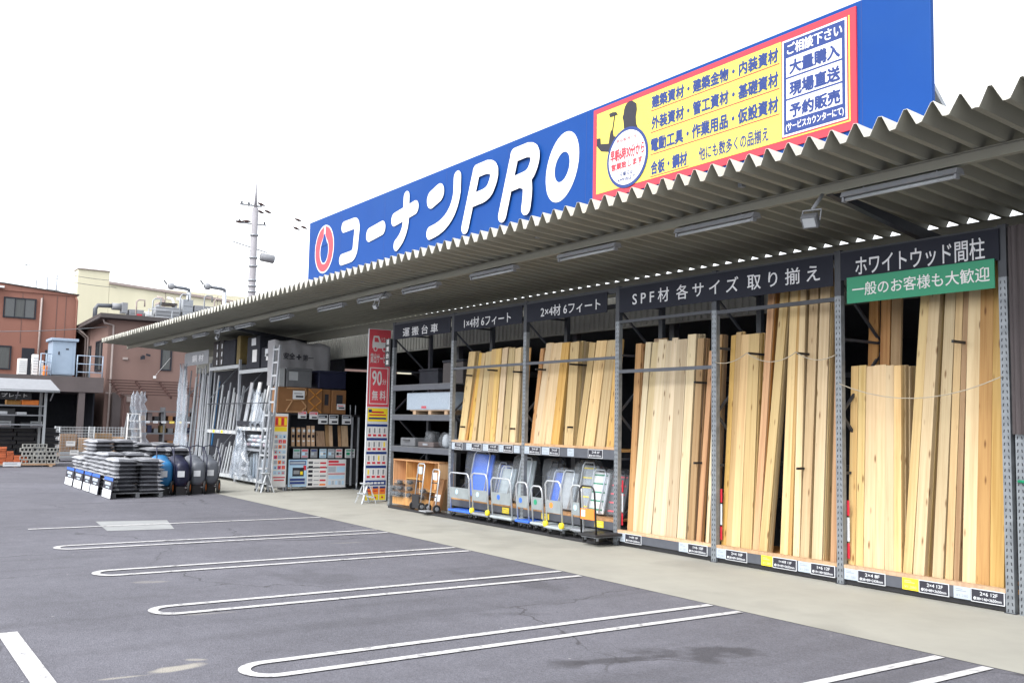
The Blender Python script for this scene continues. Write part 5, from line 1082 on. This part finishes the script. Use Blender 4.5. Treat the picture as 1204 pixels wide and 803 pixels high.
# red bricks and grey blocks on low pallets
t = thing('pallet', 'low pallet under the red bricks and grey blocks', 'pallet', (-37.0, -2.4, 0)); MB().box(-37.5, -36.75, -3.9, -1.35, .06, .10).build('deck', M['ledge'], t, origin=(-37, -2, .06))
for y in (-3.5, -2.6, -1.5): MB().box(-37.5, -36.75, y-.05, y+.05, .005, .058).build('bearer', M['ledge'], t, origin=(-37, y, 0))
b0 = None; cnt = 0
for l in range(10):
    nc = 6 if l < 4 else (4 if l < 6 else (3 if l < 8 else 2))
    for c in range(nc):
        y = -3.55+c*.225+rnd.uniform(-.01, .01); z = .102+l*.073
        if b0 is None: b0 = MB().box(-.05, .05, 0, .21, 0, .068).build('red_brick', M['brickred'], bevel=.006); o = b0
        else: o = b0.copy(); COL.objects.link(o)
        o.location = (-36.95+rnd.uniform(-.03, .03), y, z); o.rotation_euler = (0, 0, rnd.uniform(-.12, .12)); cnt += 1
        tag(o, f'red brick, {ORD[l]} course up, {ORD[c]} from the left of the brick pile', 'brick', 'red bricks in a stepped pile')
b1 = None
for l in range(5):
    for c in range(3 if l < 4 else 2):
        if b1 is None:
            q = MB(); q.box(-.06, .06, 0, .385, 0, .03); q.box(-.06, .06, 0, .385, .115, .135)
            for yy in (0, .12, .24, .355): q.box(-.06, .06, yy, yy+.03, .031, .114)
            b1 = q.build('concrete_block', M['block'], bevel=.004); o = b1
        else: o = b1.copy(); COL.objects.link(o)
        o.location = (-36.92+rnd.uniform(-.02, .02), -2.42+c*.40-(.06 if l % 2 else 0)+rnd.uniform(-.01, .01), .102+l*.137); tag(o, f'grey concrete block, {ORD[l]} course, {["left", "middle", "right"][c]} of its stack', 'concrete block', 'grey concrete blocks')
poster('price_card', -3.0, -2.45, .03, .17, 'paper', 'white card at the foot of the red bricks', [(.1, .8, .5, .7, 'grey')], -36.70)
# roll cages
def cage(y0, y1, x, lab, h=1.36):
    t = thing('roll_cage', lab, 'roll cage', (x, (y0+y1)/2, 0), 'pale mesh cages')
    for a in (y0, y1):
        for b in (x, x-1.0): MB().cyl((b, a, .08), (b, a, h), .024, 8).build('post', M['lgrey'], t)
    q = MB(); 
    for z in [.45+.11*i for i in range(9)]: q.bar((x, y0, z), (x, y1, z), .012); q.bar((x-1, y0, z), (x-1, y1, z), .012); q.bar((x, y0, z), (x-1, y0, z), .012); q.bar((x, y1, z), (x-1, y1, z), .012)
    k = int((y1-y0)/.11)
    for i in range(1, k): a = y0+(y1-y0)*i/k; q.bar((x, a, .42), (x, a, h), .010); q.bar((x-1, a, .42), (x-1, a, h), .010)
    for i in range(1, 9): b = x-i/9; q.bar((b, y0, .42), (b, y0, h), .010); q.bar((b, y1, .42), (b, y1, h), .010)
    q.build('mesh_panel', M['lgrey'], t)
    for z in (.13, .27): MB().box(x+.02, x+.035, y0+.03, y1-.03, z, z+.12).build('base_panel', M['lgrey'], t)
    MB().box(x-1, x, y0, y1, .09, .115).build('floor', M['grey'], t)
    for a in (y0+.06, y1-.06):
        for b in (x-.06, x-.94): q = MB(); q.cyl((b, a-.02, .045), (b, a+.02, .045), .045, 10); q.build('wheel', M['rubber'], t)
cage(-.60, .66, -40.8, 'nearest mesh cage beside the black planter crates'); cage(.70, 1.95, -41.0, 'second mesh cage, behind the soil bags'); 
for i, (y0, y1, z0, z1) in enumerate(((-.5, .1, .12, 1.05), (.15, .6, .12, .9), (.8, 1.4, .12, 1.1), (1.42, 1.88, .12, .95))):
    tag(MB().box(-41.7, -41.1, y0, y1, z0, z1).build('carton_stack', M['ledge' if i % 2 else 'w_b'], bevel=.01, origin=(-41.4, y0, z0)), ['left tan carton inside the nearest mesh cage', 'right tan carton inside the nearest mesh cage', 'left tan carton inside the second mesh cage', 'right tan carton inside the second mesh cage'][i], 'carton', 'cartons in the mesh cages')
poster('price_card', -.35, -.02, .60, .80, 'white', 'white card hanging on the nearest mesh cage', [(.1, .8, .6, .75, 'grey')], -40.76); poster('price_card', -.20, .12, .26, .44, 'white', 'lower white card on the nearest mesh cage', [(.1, .8, .6, .75, 'grey')], -40.755)
t = thing('folding_ladder', 'white folding step ladder standing behind the soil bags', 'ladder', (-41.0, 2.2, 0))
for s in (-1, 1):
    MB().bar((-40.7, 2.18+s*.34, .01), (-41.0, 2.18+s*.22, 1.9), .05, .03).build('rail', M['white'], t); MB().bar((-41.7, 2.18+s*.34, .01), (-41.1, 2.18+s*.22, 1.88), .045, .03).build('rail', M['lgrey'], t)
for i in range(5): z = .3+i*.33; MB().box(-40.80-.05*i, -40.70-.05*i, 2.18-.33+.022*i, 2.18+.33-.022*i, z, z+.03).build('tread', M['white'], t)
MB().box(-41.14, -40.96, 1.94, 2.42, 1.90, 1.93).build('top_cap', M['white'], t)
drape('film_cover', 0, .75, 2.8, .5, 0, 'bundle of whitish film hanging by the pergola post', 9, top=.75, dep=.2); o = bpy.data.objects['film_cover.003']; o.location = (-42.6, 2.75, .5); o.rotation_euler = (0, 0, R(90))

# ================================================================== BUILDINGS BEHIND
def window(parent, face, a0, a1, z0, z1, fixed, panes=2, mats=('glass', 'curtain')):
    """window on a plane x = fixed (face 'x', looking to +X) or y = fixed (face 'y', looking to -Y)"""
    def bx_(mb, p0, p1, q0, q1, d0, d1):
        if face == 'x': mb.box(fixed+d0, fixed+d1, p0, p1, q0, q1)
        else: mb.box(p0, p1, fixed-d1, fixed-d0, q0, q1)
    q = MB(); f = .07
    for p in ((a0, a0+f, z0, z1), (a1-f, a1, z0, z1), (a0+f, a1-f, z0, z0+f), (a0+f, a1-f, z1-f, z1)): bx_(q, *p, .0, .06)
    w_ = q.build('window', M['dark'], parent)
    for i in range(panes):
        b0_, b1_ = a0+f+(a1-a0-2*f)*i/panes, a0+f+(a1-a0-2*f)*(i+1)/panes
        q = MB(); bx_(q, b0_+.02, b1_-.02, z0+f, z1-f, .008, .02); q.build('pane', M[mats[i % len(mats)]], w_)
        if i: q = MB(); bx_(q, b0_-.02, b0_+.02, z0+f, z1-f, .01, .045); q.build('mullion', M['dark'], w_)
    return w_
rb = thing('red_building', 'reddish brown two storey building with a wide dark window at the left', 'building', (-60, -4, 0))
q = MB(); q.box(-72, -57, -16, 2.57, 0, 8.35); b_ = q.build('wall', M['brownred'], rb)
MB().prism([(-16, 8.355), (2.62, 8.355), (2.62, 8.40), (-16, 9.9)], lambda a, c, d: (-72+d, a, c), 15.06).build('parapet', M['brownred'], rb)
MB().prism([(-16.05, 9.905), (2.68, 8.405), (2.68, 8.47), (-16.05, 9.97)], lambda a, c, d: (-72+d, a, c), 15.12).build('coping', M['eave'], rb)
window(rb, 'x', -1.0, .58, 6.92, 8.02, -57, 3, ('glass', 'curtain', 'glass')); window(rb, 'x', -2.4, -.48, 4.15, 5.42, -57, 2)
dq = MB().box(-57, -56.95, 0.02, .62, 3.7, 5.35).build('door', M['dark'], rb); MB().box(-56.945, -56.92, .52, .56, 4.4, 4.55).build('handle', M['steel'], dq)
window(rb, 'x', 1.15, 2.3, 4.1, 5.3, -57, 2, ('glass', 'glass'))
MB().tube([(-56.9, .82, 8.1), (-56.9, .80, 3.7)], .05, 8).build('downpipe', M['pipe'], rb); MB().tube([(-56.95, 2.52, 8.3), (-56.9, 2.60, 8.1), (-56.9, 2.60, 3.7)], .05, 8).build('downpipe', M['brownred'], rb)
MB().box(-57, -56.6, -3, -1.05, 8.45, 8.55).build('eave_light', M['white'], rb)
q = MB(); 
for y in (-.1, .9, 1.6, 2.05): q.box(-56.999, -56.985, y-.008, y+.008, 5.6 if y < .6 else 5.4, 8.3)
q.build('panel_joint', M['slab'], rb)
cp = thing('carport', 'dark carport with a flat purple brown slab used as a balcony', 'carport', (-52, -3, 0))
MB().box(-57, -50, -14, 2.80, 2.93, 3.66).build('slab', M['slab'], cp)
for y in (-4.5, 1.85): MB().box(-50.35, -50.05, y-.14, y+.14, 0, 2.93).build('post', M['slab'], cp)
MB().box(-57, -56.7, -14, 2.8, 0, 2.92).build('back_wall', M['dark'], cp); MB().box(-56.6, -51.9, 2.72, 2.8, 0, 2.92).build('side_wall', M['dark'], cp)
for i, (y0, y1, z1, lab) in enumerate(((-1.6, -.3, 2.1, 'pile of stored goods at the left in the dark carport'), (-.2, .9, 1.4, 'second pile of stored goods in the dark carport'))):
    q = thing('stored_goods', lab, 'goods', (-55, y0, 0)); MB().box(-55.5, -54.6, y0, y1, 0, z1*.5).build('lower_box', M['slab'], q, bevel=.03); MB().box(-55.4, -54.7, y0+.1, y1-.1, z1*.5+.002, z1).build('upper_box', M['dgrey'], q, bevel=.03)
sd_ = thing('storage_shed', 'pale blue steel shed standing on the balcony slab', 'shed', (-51, .98, 3.66))
MB().box(-51.6, -50.3, .46, 1.50, 3.74, 5.36).build('body', M['shed'], sd_, bevel=.01); q = MB(); q.box(-51.72, -50.2, .36, 1.60, 5.362, 5.50); q.build('roof', M['shed'], sd_, bevel=.02)
MB().box(-51.5, -50.4, .55, 1.42, 3.662, 3.738).build('base', M['grey'], sd_); MB().box(-50.299, -50.285, .62, 1.36, 3.80, 5.30).build('door', M['shed'], sd_); MB().box(-50.284, -50.26, .72, .78, 4.7, 4.85).build('handle', M['ink'], sd_); MB().box(-50.284, -50.275, 1.05, 1.18, 4.95, 5.02).build('vent', M['ink'], sd_)
for y0, y1, lab in ((-.05, .42, 'short blue grey railing left of the shed'), (1.56, 2.72, 'blue grey railing right of the shed')):
    t = thing('balcony_railing', lab, 'railing', (-50.1, y0, 3.66), 'balcony railings')
    for y in (y0, y1, (y0+y1)/2): MB().cyl((-50.1, y, 3.66), (-50.1, y, 4.72), .028, 8).build('post', M['shed'], t)
    for z in (3.9, 4.3, 4.70): MB().cyl((-50.1, y0, z), (-50.1, y1, z), .022, 8).build('rail', M['shed'], t)
tag(MB().box(-50.5, -50.3, .12, .30, 3.665, 4.15).build('red_can', M['orange'], bevel=.04, origin=(-50.4, .2, 3.66)), 'orange red can standing behind the short railing', 'can')
for y, w_, h, lab in ((-.92, .62, .75, 'wide white air conditioner unit at the left of the balcony'), (-.32, .42, .98, 'tallest white air conditioner unit before the dark door'), (-.02, .30, .70, 'middle white air conditioner unit before the dark door'), (.18-.02, .0, .0, '')):
    if not w_: continue
    t = thing('air_conditioner', lab, 'air conditioner', (-50.8, y, 3.66), 'outdoor units on the balcony')
    MB().box(-51.1, -50.7, y, y+w_*.62, 3.70, 3.70+h).build('housing', M['white'], t, bevel=.015); q = MB(); [q.box(-50.699, -50.69, y+.04, y+w_*.58, 3.74+h*(.1+.13*i), 3.74+h*(.1+.13*i)+.03) for i in range(6)]; q.build('fan_grille', M['lgrey'], t); MB().box(-51.05, -50.75, y+.02, y+w_*.6, 3.662, 3.698).build('foot', M['grey'], t)
bb = thing('brown_building', 'brown two storey building behind the canopy tip', 'building', (-58, 8, 0))
MB().box(-63, -52, 3.28, 20, 0, 6.75).build('wall', M['brown'], bb)
rf2 = MB(); rf2.prism([(-63, 6.40), (-51.4, 6.78), (-51.4, 7.0), (-63, 6.62)], lambda a, c, d: (a, 2.75+d, c+.0), 18); ro = rf2.build('roof', M['eave'], bb)
MB().tube([(-51.9, 3.0, 6.75), (-51.9, 3.05, 6.55), (-51.88, 3.5, 6.45), (-51.88, 3.5, 2.2), (-51.88, 3.45, .05)], .055, 8).build('downpipe', M['pipe'], bb)
MB().tube([(-60.5, 2.66, 6.42), (-51.3, 2.66, 6.72)], .06, 8).build('gutter', M['eave'], bb)
for x in (-57.2, -56.5): MB().tube([(x, 2.70, 6.5), (x, 3.2, 6.1), (x, 3.2, 3.7)], .05, 8).build('downpipe', M['pipe'], bb)
window(bb, 'x', 5.95, 6.52, 4.25, 5.50, -52, 1, ('curtain',)); window(bb, 'y', -54.6, -53.1, 4.15, 5.75, 3.28, 2, ('glass', 'curtain')); window(bb, 'y', -57.0, -55.9, 3.8, 5.6, 3.28, 1, ('curtain',))
MB().box(-51.999, -51.93, 4.05, 4.30, 4.72, 4.84).build('vent_hood', M['pipe'], bb); MB().box(-51.999, -51.9, 4.25, 4.65, 2.55, 2.85).build('meter_box', M['pipe'], bb); MB().bar((-51.9, 3.3, 2.98), (-51.9, 4.6, 2.93), .08).build('pipe', M['pipe'], bb)
q = MB(); q.tube([(-51.98, 5.0, 5.0), (-51.7, 5.05, 4.95)], .02, 6); q.obox((-51.6, 4.95, 4.85), (.06, 0, 0), (0, .10, .02), (0, 0, .09)); q.obox((-51.6, 5.22, 5.0), (.06, 0, 0), (0, .10, -.02), (0, 0, .05)); q.build('wall_lamp', M['dark'], bb)
q = MB(); q.tube([(-51.98, 6.5, 5.0), (-51.9, 5.7, 3.95)], .008, 5); q.obox((-51.85, 5.66, 3.88), (.02, 0, 0), (0, .07, 0), (0, 0, .07)); tag(q.build('hanging_tag', M['white'], origin=(-51.9, 5.7, 3.9)), 'small white tag on a wire before the brown wall', 'tag')
# pergola frame with shelves under it
pg = thing('pergola', 'rust brown steel lattice pergola against the brown wall', 'pergola', (-50.6, 5.5, 0))
for y in (3.55, 4.75, 5.95, 7.15): MB().bar((-51.9, y, 3.60), (-49.6, y, 2.78), .10, .13).build('rafter', M['rust'], pg)
for i in range(6): s = i/5; MB().bar((-51.7+2.1*s, 3.3, 3.645-.75*s), (-51.7+2.1*s, 7.4, 3.645-.75*s), .05, .055).build('batten', M['rust'], pg)
for y in (3.75, 7.1): MB().box(-49.72, -49.60, y-.06, y+.06, 0, 2.78).build('post', M['rust'], pg)
MB().box(-51.98, -51.6, 3.6, 4.0, 0, 3.0).build('pier', M['slab'], pg)
sh_ = thing('goods_shelf', 'dark shelving full of small goods under the pergola', 'shelf', (-50, 5.6, 0))
for z in (.25, .95, 1.55, 2.05): MB().box(-50.5, -49.7, 4.2, 7.2, z, z+.06).build('shelf', M['dgrey'], sh_)
for y in (4.2, 5.7, 7.2): MB().box(-50.5, -49.68, y-.03, y+.03, 0, 2.3).build('upright', M['dgrey'], sh_)
rnd = random.Random(31)
for l, z in enumerate((.315, 1.015, 1.615)):
    for c in range(9):
        y = 4.27+c*.325+(.03 if c > 4 else 0); h = rnd.uniform(.18, .42); m = rnd.choice(['carton', 'dgrey', 'w_b', 'carton', 'slab', 'tubnavy', 'dgrey', 'ochre', 'black', 'black'])
        tag(MB().box(-50.35, -49.8, y, y+rnd.uniform(.2, .28), z, z+h).build('goods_box', M[m], bevel=.01, origin=(-50, y, z)), f'small goods box under the pergola, {ORD[c]} on the {["bottom", "middle", "top"][l]} shelf', 'box', 'goods boxes under the pergola')
for c in range(7): poster('price_card', 4.35+c*.4, 4.58+c*.4, 1.50, 1.60, 'yellowp' if c in (4, 5) else 'paper', f'small card on the shelf under the pergola, {ORD[c]} from the left', [(.1, .9, .3, .6, 'grey')], -49.66)['group'] = 'cards on the pergola shelf'

# cream building and rooftop equipment
cr = thing('cream_building', 'pale cream building rising behind the brown one', 'building', (-80, 14, 0))
MB().box(-92, -75, 7.94, 40, 0, 11.55).build('wall', M['cream'], cr); MB().box(-76.5, -75.0, 5.75, 7.92, 0, 12.45).build('tower_wall', M['cream'], cr)
MB().prism([(7.9, 11.56), (40, 9.6), (40, 9.75), (7.9, 11.75)], lambda a, c, d: (-92+d, a, c), 17.15).build('roof', M['pipe'], cr); MB().box(-76.6, -74.9, 5.7, 7.93, 12.46, 12.54).build('tower_coping', M['pipe'], cr)
q = MB()
for y in (12, 16, 20): q.box(-74.999, -74.98, y-.02, y+.02, 6, 11.4)
q.build('panel_joint', M['pipe'], cr)
for y in (10.6, 11.3, 11.95):
    tag(MB().tube([(-70, y, 6.5), (-70, y, 10.05), (-70.05, y-.12, 10.25), (-70.1, y-.45, 10.3)], .11, 8).build('vent_pipe', M['white' if y > 10.7 else 'pipe'], origin=(-70, y, 6.5)), {10.6: 'grey bent vent pipe left of the two white ones', 11.3: 'white vent pipe in the middle of three', 11.95: 'white vent pipe on the right of three'}[y], 'pipe', 'vent pipes on the roofs')
t = thing('roof_duct', 'grey purple elbow duct at the left of the brown roof', 'duct', (-58, 4, 6.8))
MB().tube([(-57.8, 3.72, 6.6), (-57.8, 3.72, 7.85), (-57.8, 3.85, 8.05), (-57.8, 4.6, 8.08)], .12, 10).build('elbow', M['tubgrey'], t); MB().cyl((-57.8, 4.6, 8.06), (-57.8, 5.1, 8.06), .20, 14).build('collar', M['grey'], t); MB().box(-58.1, -57.5, 5.1, 5.4, 7.7, 8.3).build('fan_box', M['grey'], t)
def rooftop(y0, y1, z0, z1, m, lab, x=-57.5):
    t = thing('rooftop_unit', lab, 'rooftop unit', (x, (y0+y1)/2, z0), 'machines on the brown roof')
    MB().box(x-.9, x, y0, y1, z0+.06, z1).build('housing', M[m], t, bevel=.02); q = MB()
    for i in range(5): z = z0+.15+(z1-z0-.25)*i/5; q.box(x+.001, x+.012, y0+.06, y1-.06, z, z+.03)
    q.build('louvre', M['dgrey'], t)
    for y in (y0+.08, y1-.08): MB().box(x-.8, x-.05, y-.05, y+.05, min(6.75, z0), z0+.058).build('leg', M['steel'], t)
rooftop(5.5, 6.3, 6.95, 7.95, 'grey', 'pale rooftop machine with a red plate beside the duct'); MB().box(-57.49, -57.47, 5.9, 6.2, 7.45, 7.7).build('red_plate', M['red'], bpy.data.objects['rooftop_unit'])
rooftop(6.4, 6.85, 6.95, 7.9, 'white', 'narrow white rooftop machine'); rooftop(6.95, 8.4, 6.95, 8.25, 'grey', 'widest low rooftop machine with dark grille'); rooftop(7.1, 8.2, 8.32, 8.5, 'pipe', 'flat duct lying over the widest rooftop machine'); rooftop(8.5, 9.1, 6.95, 8.8, 'steel', 'tall steel rooftop machine with a pipe stack'); rooftop(9.2, 10.4, 6.95, 8.5, 'grey', 'rooftop machine just above the canopy edge')
for y, z, lab, in ((8.95, 9.3, 'left steel fan stack with a sideways cowl on the roof'), (11.1, 9.5, 'right steel fan stack with a sideways cowl on the roof')):
    t = thing('fan_stack', lab, 'fan stack', (-58, y, 7), 'fan stacks'); MB().cyl((-58, y, 6.8), (-58, y, z), .13, 12).build('stack', M['alu'], t)
    MB().tube([(-58, y, z), (-58, y, z+.15), (-58, y-.2, z+.2), (-58, y-.9, z+.25)], .10, 10).build('duct', M['tubgrey'], t); q = MB(); q.lathe([(.10, 0), (.2, .1), (.2, .3), (.10, .4)], (-58, y-.85, z+.24), (0, -1, .1), 14); q.build('fan_casing', M['grey'], t)
    MB().bar((-58, y-1.3, z+.35), (-58, y-1.5, z+.6), .08).build('cowl', M['dgrey'], t)
for y0, y1, z, lab in ((2.9, 4.0, 8.4, 'thin antenna rails on the red roof'),):
    t = thing('roof_rail', lab, 'railing', (-60, y0, z))
    for y in (1.2, 1.8, 2.3): MB().cyl((-62, y, 8.3), (-62, y, 9.6+(y-1)*.4), .05, 6).build('mast', M['steel'], t)
    for z_ in (8.95, 9.2): MB().cyl((-62, .4, z_), (-62, 2.5, z_), .028, 6).build('rail', M['steel'], t)

for i, (y, h, lab) in enumerate(((5.75, 8.35, 'thin bent pipe over the red plate machine'), (6.65, 8.5, 'thin bent pipe over the narrow white machine'), (8.2, 8.9, 'thin bent pipe beside the tall steel machine'), (9.6, 8.95, 'thin bent pipe above the canopy edge machine'), (10.2, 8.8, 'last thin bent pipe on the brown roof'))):
    tag(MB().tube([(-57.0, y, 6.95), (-57.0, y, h), (-57.0, y+.12, h+.12), (-57.0, y+.45, h+.12), (-57.0, y+.45, h-.25)], .045, 7).build('roof_pipe', M[('pipe', 'lgrey', 'steel', 'grey', 'pipe')[i]], origin=(-57, y, 6.95)), lab, 'pipe', 'thin pipes on the brown roof')
t = thing('roof_frame', 'low steel pipe frame across the machines on the brown roof', 'frame', (-56.4, 8, 6.95))
for y in (6.3, 7.6, 8.9, 10.2): MB().cyl((-56.4, y, 6.9), (-56.4, y, 7.95), .03, 6).build('post', M['steel'], t)
for z in (7.5, 7.93): MB().cyl((-56.4, 6.3, z), (-56.4, 10.2, z), .025, 6).build('rail', M['steel'], t)
# ================================================================== UTILITY POLE AND WIRES
up_ = thing('utility_pole', 'tall concrete utility pole with crossarms and transformer behind the store', 'utility pole', (-65, 15.25, 0))
MB().tube([(-65, 15.25, 0), (-65, 15.25, 16.6)], [.30, .22], 12).build('pole', M['pole'], up_); MB().tube([(-65, 15.25, 16.6), (-65, 15.25, 18.5)], [.12, .03], 6).build('mast', M['pole'], up_)
for z, l, r_ in ((16.75, 1.1, .5), (15.45, 1.2, .9)):
    q = MB(); q.bar((-65.12, 15.25-l, z), (-65.12, 15.25+r_, z+.05), .09); c_ = q.build('crossarm', M['grey'], up_)
for y, z in ((14.3, 16.85), (14.8, 16.85), (15.7, 16.9), (14.2, 15.55), (14.7, 15.55), (16.0, 15.6)): q = MB(); q.lathe([(.04, 0), (.09, .03), (.05, .08), (.09, .12), (.04, .2)], (-65.12, y, z-.05), (0, 0, 1), 10); q.build('insulator', M['dgrey'], up_)
MB().bar((-65.1, 13.8, 14.05), (-65.1, 16.3, 13.55), .07).build('bracket_arm', M['grey'], up_); q = MB(); q.lathe([(.0, 0), (.24, .0), (.30, .06), (.30, .95), (.24, 1.0), (0, 1.0)], (-65.0, 15.75, 13.2), (.1, 1, -.12), 14); q.build('transformer', M['grey'], up_)
for z in (14.6, 13.0, 12.4, 11.4, 11.0, 10.6): MB().cyl((-65, 15.25, z), (-65, 15.25, z+.12), .30, 12).build('band', M['steel'], up_)
q = MB(); q.cyl((-65, 15.3, 12.55), (-65, 16.0, 12.5), .03, 6); q.build('step_bolt', M['grey'], up_)
def wire(a, b, sag, lab, cover=()):
    P = []
    for i in range(17): t_ = i/16; P.append((a[0]+(b[0]-a[0])*t_, a[1]+(b[1]-a[1])*t_, a[2]+(b[2]-a[2])*t_-sag*4*t_*(1-t_)))
    q = MB(); q.tube(P, .018, 5)
    o = q.build('overhead_wire', M['dgrey'], origin=a); tag(o, lab, 'wire', 'overhead wires at the utility pole')
    for c in cover:
        i = int(c*16); p = Vector(P[i]); d = (Vector(P[i+1])-p).normalized(); k = MB(); k.lathe([(.01, -.35), (.05, -.3), (.10, 0), (.04, .3), (.01, .35)], p, d, 8); k.build('line_cover', M['rust'], o, origin=tuple(p))
FAR = [('upper wire running right behind the sign', (-65.1, 15.7, 16.95), (-75, 42, 15.0), (.06, .13)), ('middle wire running right behind the sign', (-65.1, 14.8, 16.9), (-75, 41, 14.4), (.11, .19)), ('lower wire running right behind the sign', (-65.1, 14.3, 16.85), (-75, 40, 13.8), (.08, .2)),
       ('upper wire running left from the pole', (-65.1, 14.7, 15.6), (-58, -22, 13.6), (.03,)), ('lower wire running left from the pole', (-65.1, 14.2, 15.5), (-57, -22, 12.2), (.04,)), ('thin cable running left over the red roof', (-65.0, 15.2, 13.6), (-56, -22, 6.8), ())]
for lab, a, b, cv_ in FAR: wire(a, b, .5, lab, cv_)
for lab, a, b in (('upper service cable over the cream tower', (-62, .4, 10.6), (-76, 9.0, 12.0)), ('lower service cable over the cream tower', (-62, .4, 10.2), (-76, 9.0, 11.5))): wire(a, b, .2, lab)
wire((-56.6, -8, 6.1), (-51.9, 3.2, 6.35), .35, 'drooping cable along the red facade')
dups = {k_: v for k_, v in LABELS.items() if len(v) > 1}
for k_, v in dups.items(): print('DUP', k_, len(v))
print('SCRIPT things', sum(len(v) for v in LABELS.values()))
